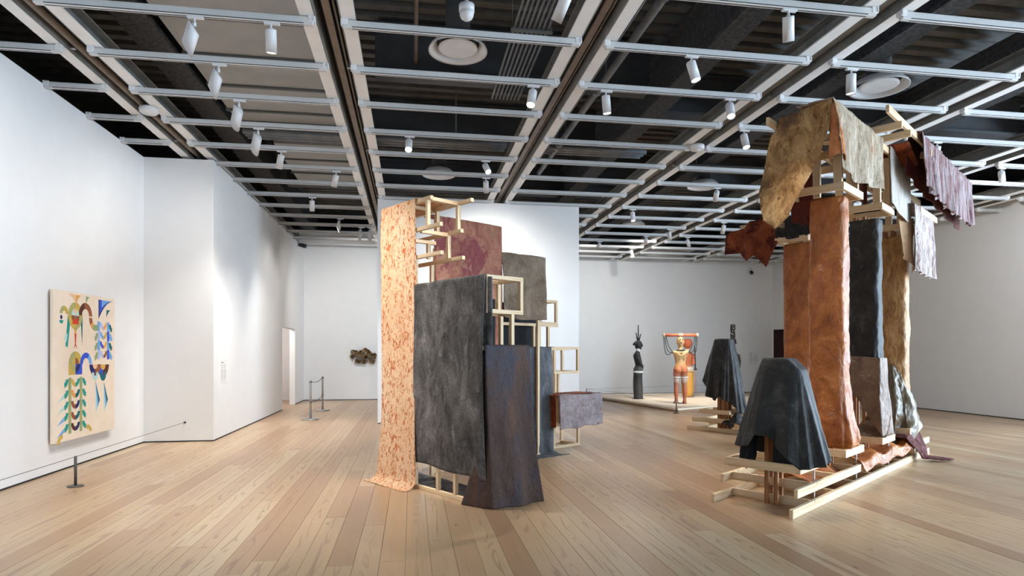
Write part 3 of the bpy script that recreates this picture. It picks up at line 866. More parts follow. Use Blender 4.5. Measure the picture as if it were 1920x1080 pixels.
def cloth(name, P, nu, nv, mat, fr, label, wr=.008, ws=4.0, seed=0, thick=.007, cat='cloth', group=None, wrap=False, edge=0.0):
    pts = np.zeros((nv + 1, nu + 1, 3))
    for j in range(nv + 1):
        for i in range(nu + 1):
            pts[j, i] = P(i / nu, j / nv)
    du = np.zeros_like(pts); dv = np.zeros_like(pts)
    du[:, 1:-1] = pts[:, 2:] - pts[:, :-2]; du[:, 0] = pts[:, 1] - pts[:, 0]; du[:, -1] = pts[:, -1] - pts[:, -2]
    dv[1:-1] = pts[2:] - pts[:-2]; dv[0] = pts[1] - pts[0]; dv[-1] = pts[-1] - pts[-2]
    if wrap:
        du[:, 0] = du[:, -1] = pts[:, 1] - pts[:, -2]
    nn = np.cross(du, dv)
    ln = np.linalg.norm(nn, axis=2, keepdims=True); ln[ln < 1e-9] = 1
    nn /= ln
    for j in range(nv + 1):
        for i in range(nu + 1):
            p_ = pts[j, i]
            q = Vector((p_[0] * ws + seed * 3.7, p_[1] * ws - seed * 1.9, p_[2] * ws * .55 + seed))
            d = noise.noise(q) + .5 * abs(noise.noise(q * 2.3)) + .25 * noise.noise(q * 5.1)
            pts[j, i] += nn[j, i] * wr * d
    verts = [tuple(p_) for p_ in pts.reshape(-1, 3)]
    W = nu + 1
    faces = [(j * W + i, j * W + i + 1, (j + 1) * W + i + 1, (j + 1) * W + i) for j in range(nv) for i in range(nu)]
    c = pts.reshape(-1, 3).mean(axis=0)
    base = (c[0], c[1], float(pts[:, :, 2].min()))
    verts = [(v[0] - base[0], v[1] - base[1], v[2] - base[2]) for v in verts]
    me = bpy.data.meshes.new(name)
    me.from_pydata(verts, [], faces)
    me.materials.append(MATS[mat])
    me.polygons.foreach_set('use_smooth', [True] * len(me.polygons))
    me.update()
    ca, sa = math.cos(fr.ang), math.sin(fr.ang)
    o = link(name, me, None, (fr.loc[0] + base[0] * ca - base[1] * sa, fr.loc[1] + base[0] * sa + base[1] * ca, base[2]), fr.ang)
    sm = o.modifiers.new('thickness', 'SOLIDIFY')
    sm.thickness = thick
    sm.offset = 0
    tag(o, label, cat, group)
    return o

def lerp3(a, b, t):
    return tuple(a[i] + (b[i] - a[i]) * t for i in range(3))
def poly3(pts, s):
    """pts: [(s,(u,v,z)),...] piecewise linear"""
    if s <= pts[0][0]: return pts[0][1]
    for (s0, p0), (s1, p1) in zip(pts, pts[1:]):
        if s <= s1:
            return lerp3(p0, p1, (s - s0) / max(1e-6, s1 - s0))
    return pts[-1][1]
def tri(x):
    x = x % 1.0
    return 1 - 4 * abs(x - .5)
def hang(tops, bots, fold=.02, nf=3.0, ph=.3, nrm=(0, -1, 0), pw=1.0, sharp=0.0, over=None):
    """sheet hanging between a top line and a hem; over=(du,dv,dz): strip laid back over the rail first"""
    def P(s, t):
        a = poly3(tops, s); b = poly3(bots, s)
        if over:
            if t < .08:
                k = 1 - t / .08
                return (a[0] + over[0] * k, a[1] + over[1] * k, a[2] + over[2] * k)
            t = (t - .08) / .92
        q = lerp3(a, b, t)
        w = math.sin(2 * PI * (nf * s + ph) + .8 * math.sin(5 * s + ph))
        if sharp:
            w = w * (1 - sharp) + tri(nf * s + ph) * sharp
        k = fold * (t ** pw) * w
        return (q[0] + nrm[0] * k, q[1] + nrm[1] * k, q[2] + nrm[2] * k)
    return P

class Lumber:
    def __init__(s, root):
        s.root = root
    def __call__(s, u0, u1, v0, v1, z0, z1, name='lumber'):
        d = (u1 - u0, v1 - v0, z1 - z0)
        ax = max(range(3), key=lambda i: d[i])
        c = ((u0 + u1) / 2, (v0 + v1) / 2, (z0 + z1) / 2)
        mb = MB().box(-d[0] / 2, d[0] / 2, -d[1] / 2, d[1] / 2, -d[2] / 2, d[2] / 2, .0025)
        return mb.build(name, 'pine_' + 'xyz'[ax], s.root, loc=c)
    def U(s, u0, u1, v, z, w=.038, h=.089, name='rail'):
        return s(u0, u1, v, v + w, z, z + h, name)
    def V(s, v0, v1, u, z, w=.038, h=.089, name='crosspiece'):
        return s(u, u + w, v0, v1, z, z + h, name)
    def Z(s, u, v, z0, z1, w=.045, d=.045, name='post'):
        return s(u - w / 2, u + w / 2, v - d / 2, v + d / 2, z0, z1, name)
    def tray(s, u0, u1, v0, v1, z0, h=.089):
        s.V(v0 + .038, v1, u0, z0, name='tray_side')
        s.V(v0 + .038, v1, u1 - .038, z0, name='tray_side')
        s.U(u0, u1, v0, z0, name='tray_side')
        s.U(u0, u1, v1, z0, name='tray_side')
    def cube(s, u0, u1, v0, v1, z0, z1, w=.045):
        for z in (z0, z1 - w):
            for v in (v0, v1 - w):
                s(u0, u1, v, v + w, z, z + w, 'cube_edge')
            for u in (u0, u1 - w):
                s(u, u + w, v0 + w, v1 - w, z, z + w, 'cube_edge')
        for v in (v0, v1 - w):
            for u in (u0, u1 - w):
                s(u, u + w, v, v + w, z0 + w, z1 - w, 'cube_edge')

# ------------------------------------------------------------------ stepped frame sculpture (centre)
rootA = empty('timber_frame', FA.loc, FA.ang, 'stepped pine frame of open cubes inside the central draped sculpture', 'frame')
T = Lumber(rootA)
w = .045
# tall tower at the back left
for u in (.0, .43):
    T(u, u + w, .66 if u == 0 else .44, 1.74, 3.43, 3.475, 'beam')
    T(u, u + w, .47 if u == 0 else .64, 1.74, 3.09, 3.135, 'beam')
    T(u, u + w, .455 if u == 0 else .61, 1.74, 2.76, 2.805, 'beam')
for v, z, ub in ((.70, 3.43, .475), (.90, 3.075, .43), (1.15, 3.0, .43), (1.69, 3.43, .43), (1.69, 2.76, .43), (1.2, 3.43, .43)):
    T(.045, ub, v, v + w, z - .0, z + w, 'beam')
T.Z(.0225, .74, 3.135, 3.43); T.Z(.4525, .72, 3.135, 3.43); T.Z(.4525, 1.16, 3.135, 3.43)
T.Z(.29, 1.12, 2.805, 3.0); T.Z(.4525, .92, 2.805, 3.09)
T.Z(.4525, 1.28, .045, 2.76); T.Z(.0225, 1.0, .045, 2.76); T.Z(.0225, 1.70, .045, 3.43); T.Z(.4525, 1.70, .045, 3.43)
# lower left face
T(.0, .045, -.34, .97, 2.40, 2.445, 'beam')
T(.0, .045, -.30, 1.72, 0, .045, 'base_rail')
for v in (-.27, .20, .53):
    T.Z(.0225, v, .045, 2.40)
T(.045, .5, -.30, -.255, 0, .045, 'base_rail')
# near cube and its supports
T.cube(.01, .535, -.36, .06, 2.05, 2.46)
T.Z(.38, -.338, 1.705, 2.05); T.Z(.06, -.31, .0, 1.66); T.Z(.56, -.31, .0, 1.66); T.Z(.56, .05, .0, 2.05)
T(-.06, .585, -.36, -.315, 1.66, 1.705, 'beam')
T(.545, .59, -.29, .07, 1.66, 1.705, 'beam')
# red panel frame
T(.70, 2.75, 1.55, 1.595, 3.05, 3.095, 'beam')
T(.72, 1.86, 1.55, 1.595, 3.42, 3.465, 'beam')
for u in (.74, 1.84, 2.70):
    T.Z(u, 1.62, 0, 3.05 if u < 2 else 3.05)
T.Z(.74, 1.572, 3.095, 3.42); T.Z(1.84, 1.572, 3.095, 3.42)
T(.70, 2.75, 1.60, 1.645, 0, .045, 'base_rail')
# cubes stepping to the right
T(2.05, 3.36, 1.80, 1.845, 2.055, 2.10, 'beam')
T.Z(2.80, 1.82, 1.72, 2.055); T.Z(3.13, 1.82, 1.72, 2.055); T.Z(2.30, 1.82, 0, 2.055)
T.cube(2.95, 3.55, 2.0, 2.42, 2.10, 2.52)
T.cube(3.46, 4.10, 2.0, 2.42, 1.265, 1.73)
T(2.45, 3.50, 1.68, 1.725, 1.67, 1.715, 'beam')
T.Z(2.52, 1.71, 0, 1.67); T.Z(3.02, 1.71, 0, 1.67)
T.cube(3.42, 4.08, 1.97, 2.42, .0, .42)
T.Z(3.50, 2.02, .42, 1.265); T.Z(3.98, 2.40, .42, 1.265); T.Z(3.50, 2.40, .42, 2.10); T.Z(2.97, 2.40, 0, 2.10); T.Z(2.97, 2.02, 1.72, 2.10)
T.cube(3.05, 4.05, 1.50, 1.95, .50, .93)
T.Z(3.10, 1.92, 0, .50)
T(2.30, 3.5, 2.38, 2.42, 0, .045, 'base_rail')

# cloths of the stepped sculpture
def orangeP(s, t):
    v = 1.735 - s * .80
    if t < .12:
        k = t / .12
        return (.46 - .475 * k, v, 3.487)
    k = (t - .12) / .88
    Ln = 3.487 + .16
    d = k * Ln
    flare = max(0.0, (d - 2.3) / 1.2)
    if d < 3.42:
        z = 3.487 - d
        u = -.018 - .05 * flare ** 2 - .012 * math.sin(d * 2.2 + s * 2)
    else:
        z = .067 * max(0, 1 - (d - 3.42) / .12) ** 1.5 + .006
        u = -.068 - (d - 3.42) * .75
    vv = v + (.05 * flare ** 2 * (1 - 2 * s)) + .010 * math.sin(3.1 * d + 1.0) * (1 if s < .5 else .6)
    return (u, vv, z)
cloth('hanging_cloth', orangeP, 36, 110, 'c_peach', FA, 'tall peach cloth streaked with rust hanging to the floor at left', .007, 3.0, 1)
cloth('hanging_cloth', hang([(0, (.06, 1.66, 3.40)), (1, (.42, 1.66, 3.40))], [(0, (.06, 1.66, 2.2)), (1, (.42, 1.66, 2.2))], .01, 2), 10, 24, 'c_rust_dark', FA,
      'dark rust cloth inside the tower behind the peach cloth', .01, 5, 2)
def charP(s, t):
    v = .965 - s * 1.325
    if t < .08:
        return (.28 - .30 * t / .08, v, 2.457)
    k = (t - .08) / .92
    hem = .32 - .03 * s + .012 * math.sin(9 * s)
    z = 2.457 + (hem - 2.457) * k
    bul = .03 * math.sin(PI * k) * (.4 + s) + .03 * k * max(0, s - .8) * 5
    e = max(0.0, s - .955) / .045
    return (-.02 - bul + .03 * e * k, v - .025 * k * s, z)
cloth('hanging_cloth', charP, 60, 80, 'c_charcoal', FA, 'large chalky charcoal cloth hanging flat over the left face', .009, 2.6, 3)
cloth('hanging_cloth', hang([(0, (-.005, -.32, 2.44)), (1, (.05, -.40, 2.43))], [(0, (-.03, -.30, .42)), (.5, (.0, -.37, .36)), (1, (.06, -.395, .40))], .02, 1.5, .2, (-1, 0, 0)), 8, 60, 'c_charcoal', FA,
      'narrow charcoal cloth edge folded round the corner beside the open cube', .02, 3, 4)
cloth('hanging_cloth', hang([(0, (.66, 1.53, 3.49)), (1, (1.87, 1.53, 3.49))], [(0, (.70, 1.52, 1.3)), (1, (1.885, 1.52, 1.3))], .02, 2.5, .1, over=(0, .25, 0)), 46, 60, 'c_red_pink', FA,
      'high brick-red and pink stained cloth panel at the back', .012, 3.5, 5)
cloth('hanging_cloth', hang([(0, (1.86, 1.52, 3.125)), (1, (2.77, 1.52, 3.125))], [(0, (1.89, 1.50, 2.16)), (.4, (2.2, 1.49, 2.12)), (1, (2.755, 1.50, 2.14))], .025, 2.0, .35, over=(0, .25, 0)), 40, 44, 'c_olive_brown', FA,
      'olive-brown cloth panel hanging right of the red one', .016, 4, 6)
def brownP(s, t):
    # top bar line, wrapping round the near corner; flares to the floor
    top = [(0, (-.005, -.33, 1.712)), (.24, (-.04, -.39, 1.712)), (.27, (-.02, -.395, 1.712)), (1, (.60, -.395, 1.712))]
    mid = [(0, (.01, -.30, .75)), (.24, (-.02, -.42, .75)), (.27, (-.0, -.43, .75)), (1, (.62, -.43, .75))]
    bot = [(0, (-.11, -.05, .006)), (.24, (.01, -.47, .006)), (.3, (.10, -.51, .006)), (1, (.66, -.56, .006))]
    a, m_, b = poly3(top, s), poly3(mid, s), poly3(bot, s)
    if t < .06:
        k = 1 - t / .06
        return (a[0] + .12 * k * (1 if s < .24 else 0), a[1] + .16 * k, a[2] + .002)
    t = (t - .06) / .94
    q = lerp3(a, m_, t / .57) if t < .57 else lerp3(m_, b, (t - .57) / .43)
    wv = .028 * t * math.sin(2 * PI * (1.9 * s + .1))
    return (q[0], q[1] - wv, max(q[2], .006))
cloth('hanging_cloth', brownP, 52, 80, 'c_brown_drape', FA, 'brown and slate drape falling to the floor at the near corner', .012, 3.2, 7)
def blueP(s, t):
    top = (2.44 + .60 * s, 1.655, 1.722)
    if t < .06:
        return (top[0], 1.655 + .1 * (1 - t / .06), 1.724)
    k = (t - .06) / .94
    d = k * 1.98
    fold = .03 * math.sin(2 * PI * (2.2 * s + .2)) * min(1, d)
    if d < 1.68:
        sway = .03 * math.sin(d * 2.0) * s
        return (top[0] + sway, 1.655 - fold - .05 * max(0, d - 1.0), 1.722 - d)
    e = d - 1.68
    return (top[0] + .04 * s + e * .5 * s, 1.62 - e * .62 - fold * .4, max(.006, .042 - e * .3))
cloth('hanging_cloth', blueP, 36, 80, 'c_blue_dark', FA, 'slate-blue drape trailing onto the floor right of brown drape', .012, 4, 8)
cloth('hanging_cloth', hang([(0, (.95, 1.98, 2.42)), (1, (3.08, 1.98, 2.42))], [(0, (.95, 1.98, .2)), (1, (3.08, 1.98, .2))], .03, 4, .1), 40, 40, 'c_black', FA,
      'black cloth backdrop deep inside the frame', .015, 3, 9)
cloth('hanging_cloth', hang([(0, (.92, 1.46, 2.40)), (1, (1.68, 1.46, 2.40))], [(0, (.92, 1.46, .12)), (1, (1.68, 1.46, .12))], .02, 3, .1), 20, 30, 'c_black', FA,
      'black cloth seen through the open near cube', .015, 3, 10)
cloth('floor_sheet', lambda s_, t_: (.07 + .46 * t_, -.20 + 1.85 * s_, .012 + .05 * (1 - abs(tri(3.3 * s_ + .4 * t_))) * math.sin(PI * t_)), 40, 24, 'c_film', FA,
      'crumpled black plastic sheet on the floor inside the frame', .02, 5, 13)
def boxP(s, t):
    u = 3.03 + 1.05 * s
    if t < .28:
        k = t / .28
        return (u, 1.93 - .46 * k, .945 + .006 * math.sin(7 * s))
    k = (t - .28) / .72
    hem = .40 + .03 * s + .012 * math.sin(13 * s)
    return (u, 1.468 - .02 * k - .012 * math.sin(6 * s) * k, .945 + (hem - .945) * k)
cloth('hanging_cloth', boxP, 40, 40, 'c_mauve_grey', FA, 'mauve-grey speckled cloth over the low box at the right end', .010, 6, 11)
cloth('hanging_cloth', hang([(0, (3.0, 1.90, .952)), (1, (3.0, 1.52, .952))], [(0, (3.0, 1.90, .45)), (1, (3.0, 1.52, .43))], .01, 2, .1, (-1, 0, 0), over=(.9, 0, 0.004)), 16, 30, 'c_rust_dark', FA,
      'rust-brown cloth under the mauve one on the low box', .008, 6, 12)

# ------------------------------------------------------------------ draped colonnade (right)
rootB = empty('timber_frame', FB.loc, FB.ang, 'pale lumber base, trays and roof rails of the draped colonnade', 'frame')
T = Lumber(rootB)
T.U(0, 5.68, 0, 0, name='base_rail'); T.U(.11, 5.6, .88, 0, name='base_rail')
T.U(.12, 5.68, 0, .18, name='base_rail'); T.U(.37, 5.6, .90, .18, name='base_rail')
for i, u in enumerate((.55, 1.25, 1.95, 2.65, 3.35, 4.05, 4.75, 5.45)):
    T.V(.038, .88, u, .0); T.V(.038, .90, u + .03, .18)
for u in (.74, 2.15, 3.55, 5.0):
    for v in (.06,):
        o = MB().tube([(u, v, .0), (u, v, .42)], .008, 8).build('threaded_rod', 'steel', rootB)
UC = [(.19, .82), (1.58, 2.26), (3.05, 3.66), (4.47, 5.08)]
for i, (a, b) in enumerate(UC):
    T.tray(a, b, 0, .76, .41)
    h = 1.53 if i == 0 else 3.52
    c = (a + b) / 2 + .0
    for du in (-.02, .10):
        for dv in (.36, .46) if i == 0 else (.30, .42):
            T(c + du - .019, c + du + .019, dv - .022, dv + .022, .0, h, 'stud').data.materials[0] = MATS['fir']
T.tray(1.50, 2.23, 0, .60, 3.515)
T.tray(3.03, 3.62, 0, .62, 3.535)
T.tray(4.30, 5.05, .0, .62, 3.45)
T.U(4.55, 5.62, -.12, 3.70)
for u, v in ((1.56, .08), (1.56, .52), (2.15, .08), (2.15, .52), (3.1, .08), (3.1, .55), (3.55, .08), (3.55, .55)):
    T.Z(u, v, 3.61, 4.33, .05, .09)
T.V(.04, .56, 1.66, 3.95); T.V(.04, .56, 2.30, 3.95)
T.U(1.12, 4.45, .0, 4.33, name='roof_rail'); T.U(1.02, 4.45, .66, 4.30, name='roof_rail')
for u in (1.30, 2.2, 3.0, 3.75):
    T.V(.038, .66, u, 4.33)
# upper rail, crossing at the top right
T.V(-.32, .60, 2.62, 4.42); T.V(-.32, .60, 3.05, 4.42); T.V(-.32, .5, 4.2, 4.42)
T.U(2.19, 7.1, -.29, 4.508, name='roof_rail')
T.Z(4.36, .1, 3.54, 4.33, .05, .09); T.Z(4.95, .4, 3.54, 4.33, .05, .09)
T.U(3.6, 5.3, .30, 3.93); T.U(3.6, 5.2, .02, 3.93)
# second, farther column with its capital
T.tray(4.60, 5.20, 1.50, 2.02, 3.515)
T.V(1.30, 2.75, 4.75, 3.86); T.U(4.4, 5.4, 1.4, 3.77); T.U(4.4, 5.4, 1.9, 3.77)
T.tray(4.47, 5.1, 1.35, 2.15, .41)
T.U(4.2, 5.6, 1.36, .0, name='base_rail'); T.U(4.2, 5.6, 2.1, .0, name='base_rail'); T.V(.9, 2.1, 5.4, .18)
T.Z(4.85, 1.7, .0, 3.86, .08, .1)
for u, v in ((4.7, 1.55), (5.1, 1.95)):
    T.Z(u, v, 3.6, 3.77, .05, .09)

def rr(th, hu, hv, e=.38):
    c, s = math.cos(th), math.sin(th)
    return (hu * math.copysign(abs(c) ** e, c), hv * math.copysign(abs(s) ** e, s))
def columnP(cu, cv, hu, hv, ztop, zbot, flare, twist=0.0, tuck=0.0, fk=7, seed=0):
    """closed sleeve round a column; flare: (t0, extra_u, extra_v, shift_v) widening towards the foot"""
    def P(s, t):
        th = 2 * PI * s
        z = ztop + (zbot - ztop) * t
        k = max(0.0, (t - flare[0]) / (1 - flare[0])) ** 1.6
        a, b = rr(th + twist * t, hu + flare[1] * k, hv + flare[2] * k)
        pl = 1 + .10 * k * math.sin(fk * th + seed + 2 * t)
        if t > .965:
            q = (t - .965) / .035
            pl *= 1 - tuck * q
        return (cu + a * pl, cv + b * pl + flare[3] * k, z)
    return P
cloth('column_cloth', columnP(1.90, .29, .13, .205, 3.505, .50, (.70, .10, .05, -.06), tuck=.15, seed=1), 64, 120, 'c_orange', FB,
      'burnt-orange crinkled cloth wrapped round the nearest tall column', .026, 5.0, 21, wrap=True)
cloth('column_cloth', columnP(3.36, .29, .13, .19, 3.46, 1.50, (.9, .0, .0, 0)), 64, 80, 'c_graphite', FB,
      'graphite-black cloth wrapped round the middle column', .024, 5.0, 22, wrap=True)
def goldP(s, t):
    p_ = columnP(4.85, .31, .14, .20, 3.42, .50, (.75, .02, .0, 0))(s, t)
    f = math.exp(-((p_[1] - .31) / .02) ** 2) if p_[0] < 4.85 else 0
    return (p_[0] - .02 * f, p_[1], p_[2])
cloth('column_cloth', goldP, 72, 100, 'c_gold', FB, 'mottled golden-brown cloth wrapped round the right-hand column', .022, 5.0, 23, wrap=True)
cloth('column_cloth', columnP(4.88, 1.74, .15, .24, 3.50, .45, (.8, .06, .06, 0)), 56, 90, 'c_orange', FB,
      'orange cloth round the farther column left of the tall one', .018, 3.6, 24, wrap=True)

# brown lower wrap of the middle column: two flaps with a gap showing studs
def brownLow(s, t):
    # s runs from the left edge round the front to the right side
    top = [(0, (3.26, .50, 1.60)), (.15, (3.20, .48, 1.59)), (.80, (3.18, .07, 1.56)), (1, (3.46, .05, 1.56))]
    bot = [(0, (3.40, .56, .52)), (.06, (3.22, .52, .52)), (.14, (3.21, .455, 1.10)), (.20, (3.17, .42, 1.14)), (.32, (3.13, .33, 1.00)), (.60, (3.08, .14, .72)), (.80, (3.04, .0, .52)), (1, (3.50, -.02, .52))]
    a, b = poly3(top, s), poly3(bot, s)
    q = lerp3(a, b, t)
    k = math.sin(PI * t) * .02 + .015 * math.sin(8 * s + 3 * t)
    return (q[0] - k, q[1], q[2])
cloth('column_cloth', brownLow, 60, 60, 'c_brown_leather', FB, 'crumpled taupe cloth parted in front round the foot of black column', .018, 5, 25)
def foot(s, t):
    a = (3.12 + .05 * s, .44 - .46 * s, .50 + .34 * math.sin(PI * min(1, max(0, s * .55 + .1))) * (1 - t) * (.6 + .4 * math.sin(2.2 * s)))
    return (a[0] - .05 * t + .22 * (1 - t), a[1], .505 + (a[2] - .505) * (1 - t))
cloth('fallen_cloth', foot, 30, 20, 'c_brown_leather', FB, 'taupe cloth gathered in the tray of the black column', .02, 6, 26)
# olive satin tent at the foot of the right-hand column
def oliveP(s, t):
    top = [(0, (4.69, .36, 1.36)), (.3, (4.66, .32, 1.46)), (.5, (4.66, .28, 1.46)), (1, (4.72, .16, 1.28))]
    bot = [(0, (4.60, .52, .50)), (.15, (4.44, .46, .28)), (.45, (4.40, .26, .25)), (.75, (4.46, .02, .27)), (.88, (4.70, -.06, .40)), (1, (5.02, -.04, .50))]
    a, b = poly3(top, s), poly3(bot, s)
    q = lerp3(a, b, t)
    k = t ** .8
    w_ = (.05 * tri(2.6 * s + .1) + .03 * math.sin(21 * s + 5 * t) * t) * k + .035 * math.sin(17 * t + 7 * s) * max(0, t - .45) * 1.6
    bulge = .07 * math.sin(PI * min(1, t * 1.15)) * t
    return (q[0] - w_ - bulge * (1 - s), q[1] - bulge * s - .4 * w_, q[2])
cloth('draped_cloth', oliveP, 64, 64, 'c_olive_satin', FB, 'shiny olive satin draped like a tent at the right-hand column foot', .035, 5, 27)
# orange cloth lying along the second rail level
def slumpP(s, t):
    u = 2.15 + 2.35 * s
    v = .40 - .50 * t
    z = .285 + .055 * abs(math.sin(9 * s + 2 * t)) * (1 - .5 * t) + .03 * math.sin(17 * s + 5 * t)
    if t > .78:
        z -= (t - .78) / .22 * .11
        v = .40 - .50 * .78 - (t - .78) * .25
    return (u, v, max(z, .13))
cloth('fallen_cloth', slumpP, 80, 30, 'c_orange', FB, 'rumpled orange cloth lying along the upper base rail', .030, 6, 28)
def slump2(s, t):
    u = .95 + 1.2 * s
    v = .16 + .6 * t
    return (u, v, .19 + .10 * math.sin(PI * s) * math.sin(PI * t) + .05 * math.sin(11 * s + 4 * t) * math.sin(PI * t))
cloth('fallen_cloth', slump2, 44, 30, 'c_orange', FB, 'rumpled orange cloth between the base rails beside the black stump drape', .03, 6, 29)
# maroon ruffled scarf falling to the floor
def scarfP(s, t):
    path = [(0, (4.62, .24, .40)), (.22, (4.66, .03, .40)), (.45, (4.74, -.06, .22)), (.62, (4.78, -.10, .05)), (1, (4.97, -.42, .02))]
    c = poly3(path, t)
    w_ = float(np.interp(t, [0, .22, .45, .62, 1], [.34, .40, .28, .15, .06]))
    off = (s - .5) * 2 * w_
    ru = .022 * math.sin(2 * PI * 7 * s + 2 * t)
    return (c[0] + off, c[1] - (abs(ru) + .01 if .22 <= t else 0), max(.010, c[2] + (abs(ru) if t < .3 or t > .55 else 0) - .05 * abs(s - .5) * (t < .5)))
cloth('fallen_cloth', scarfP, 60, 50, 'c_scarf', FB, 'ruffled maroon scarf trailing onto the floor at the base', .012, 9, 30)

# black drape over the front stump
def stumpP(cu, cv, hu, hv, ztopf, hemz, hemr, pleats, amp):
    """hemz/hemr: lists of (angle_deg, value), periodic"""
    def per(tab, a):
        a = a % 360
        xs = [q[0] for q in tab]; ys = [q[1] for q in tab]
        return float(np.interp(a, xs + [xs[0] + 360], ys + [ys[0]]) if a >= xs[0] else np.interp(a + 360, xs + [xs[0] + 360], ys + [ys[0]]))
    def P(s, t):
        th = 2 * PI * s
        eu, ev = rr(th, hu, hv, .42)
        if t < .16:
            k = t / .16
            x, y = cu + eu * k, cv + ev * k
            return (x, y, ztopf(x, y))
        f = (t - .16) / .84
        a = math.degrees(th)
        rad = per(hemr, a)
        hz = per(hemz, a)
        pw = pleats(a)
        rr_ = 1 + amp * pw * f ** .7
        hx, hy = math.cos(th) * rad * rr_, math.sin(th) * rad * rr_
        g = f ** .85
        x, y = cu + eu + (hx - eu) * g, cv + ev + (hy - ev) * g
        z0 = ztopf(cu + eu, cv + ev)
        return (x, y, z0 + (hz - z0) * f)
    return P
def pl1(a):
    v_ = .35 * tri(a / 47.0 + .15)
    for c_, w_, h_ in ((232, 7, 1.0), (250, 7, 1.1), (268, 8, 1.2), (205, 12, .5), (150, 14, .8), (118, 12, .7), (178, 5, -.8), (140, 6, .5)):
        d_ = abs(a - c_)
        if d_ < w_ * 1.6: v_ += h_ * (1 - d_ / (w_ * 1.6))
    return v_ - .3
z1f = lambda u, v: 1.575 - max(0.0, .20 - v) * .85 - max(0, v - .44) * .8
cloth('draped_cloth', stumpP(.46, .265, .13, .20, z1f,
      [(0, .50), (60, .52), (80, .56), (100, .66), (125, .63), (150, .66), (158, .78), (172, .77), (178, .72), (205, .56), (222, .46), (250, .50), (275, .55), (320, .5)],
      [(0, .34), (60, .40), (90, .46), (130, .46), (165, .36), (190, .34), (220, .42), (255, .44), (300, .40)], pl1, .16), 300, 70, 'c_graphite', FB,
      'black waxy cloth draped over the nearest low stump', .007, 3.0, 31)
cloth('draped_cloth', hang([(0, (.36, .66, .95)), (1, (.36, .50, .95))], [(0, (.34, .70, .44)), (.5, (.29, .60, .38)), (1, (.33, .50, .52))], .03, 2, .2, (-1, 0, 0), sharp=.6), 24, 24, 'c_black', FB,
      'torn black under-cloth left of the studs below the nearest drape', .015, 5, 32)
cloth('draped_cloth', hang([(0, (.36, .32, .95)), (1, (.34, -.06, .95))], [(0, (.33, .33, .42)), (.4, (.27, .22, .40)), (1, (.25, -.06, .52))], .03, 2.4, .2, (-1, 0, 0), sharp=.6), 30, 24, 'c_black', FB,
      'black under-cloth right of the studs below the nearest drape', .015, 5, 33)

# roof cloth, mottled tan: left flap, right flap, curled lining
cloth('hanging_cloth', hang([(0, (1.26, .74, 4.22)), (.12, (1.24, .66, 4.30)), (.2, (1.22, .62, 4.42)), (1, (1.10, -.01, 4.445))],
      [(0, (1.22, .86, 3.55)), (.10, (1.20, .80, 3.22)), (.22, (1.16, .66, 3.10)), (.38, (1.18, .50, 3.22)), (.55, (1.18, .39, 3.42)), (.8, (1.16, .20, 3.78)), (1, (1.12, .03, 4.10))], .05, 2.2, .15, (-1, 0, 0), sharp=.3, over=(.35, 0, 0)),
      60, 60, 'c_mottled', FB, 'tan mottled cloth flap hanging off the left of the roof', .020, 4, 33)
cloth('hanging_cloth', hang([(0, (1.08, -.02, 4.445)), (1, (2.92, -.03, 4.435))],
      [(0, (1.10, -.06, 4.2)), (.10, (1.16, -.10, 3.95)), (.17, (1.24, -.07, 3.68)), (.35, (1.72, -.06, 3.63)), (.7, (2.3, -.05, 3.70)), (1, (2.86, -.05, 3.74))], .035, 3.2, .4, (0, -1, 0), sharp=.3, over=(0, .4, 0)),
      72, 48, 'c_mottled_grey', FB, 'grey-tan mottled cloth flap hanging along the right roof rail', .020, 4, 34)
def curlP(s, t):
    th = -.3 + 2.6 * s
    r0 = .03 + .075 * t
    return (1.13 + .12 * t - r0 * .8 * math.cos(th), .0 - r0 * math.sin(th) * 1.2 + .02 * t, 4.36 - .56 * t + .04 * math.sin(4 * s))
cloth('hanging_cloth', curlP, 24, 36, 'c_orange_lining', FB, 'curled orange-lined cloth corner at the front of the roof', .02, 5, 35)
cloth('hanging_cloth', hang([(0, (1.70, .66, 4.05)), (1, (1.62, .42, 4.05))], [(0, (1.84, .72, 3.28)), (.5, (1.84, .56, 3.22)), (1, (1.84, .43, 3.20))], .03, 2, .2, (-1, 0, 0), sharp=.4), 24, 36, 'c_maroon_deep', FB,
      'dark maroon cloth hanging behind the tan roof flap', .02, 5, 36)
cloth('hanging_cloth', hang([(0, (3.34, -.02, 4.44)), (1, (4.40, -.02, 4.44))], [(0, (3.32, -.03, 3.66)), (.4, (3.75, -.05, 3.56)), (1, (4.36, -.03, 3.52))], .015, 1.1, .1, (0, -1, 0), over=(0, .5, 0)),
      36, 44, 'c_grey_white', FB, 'smooth grey-white cloth strip hanging in the middle of the roof', .012, 3, 37)
cloth('hanging_cloth', hang([(0, (3.05, .34, 4.40)), (1, (3.6, .34, 4.40))], [(0, (3.05, .34, 3.75)), (1, (3.6, .34, 3.7))], .02, 2, .1), 16, 20, 'c_maroon_deep', FB,
      'dark brown cloth seen between the two pale roof cloths', .012, 4, 38)
cloth('hanging_cloth', hang([(0, (4.25, -.10, 3.80)), (1, (5.36, -.12, 3.80))], [(0, (4.22, -.10, 2.84)), (.3, (4.55, -.12, 2.80)), (1, (5.38, -.13, 2.78))], .03, 4.3, .2, (0, -1, 0), over=(0, .2, 0)),
      44, 50, 'c_silver', FB, 'silvery cloth with maroon streaks hanging below the roof at right', .016, 5, 39)
cloth('hanging_cloth', hang([(0, (4.05, .06, 3.60)), (1, (4.40, -.06, 3.60))], [(0, (4.12, .02, 3.05)), (.5, (4.25, -.03, 2.95)), (1, (4.33, -.08, 2.78))], .03, 1.6, .2, (0, -1, 0)), 18, 36, 'c_tan_plain', FB,
      'narrow tan cloth strip beside the silvery cloth', .012, 5, 40)
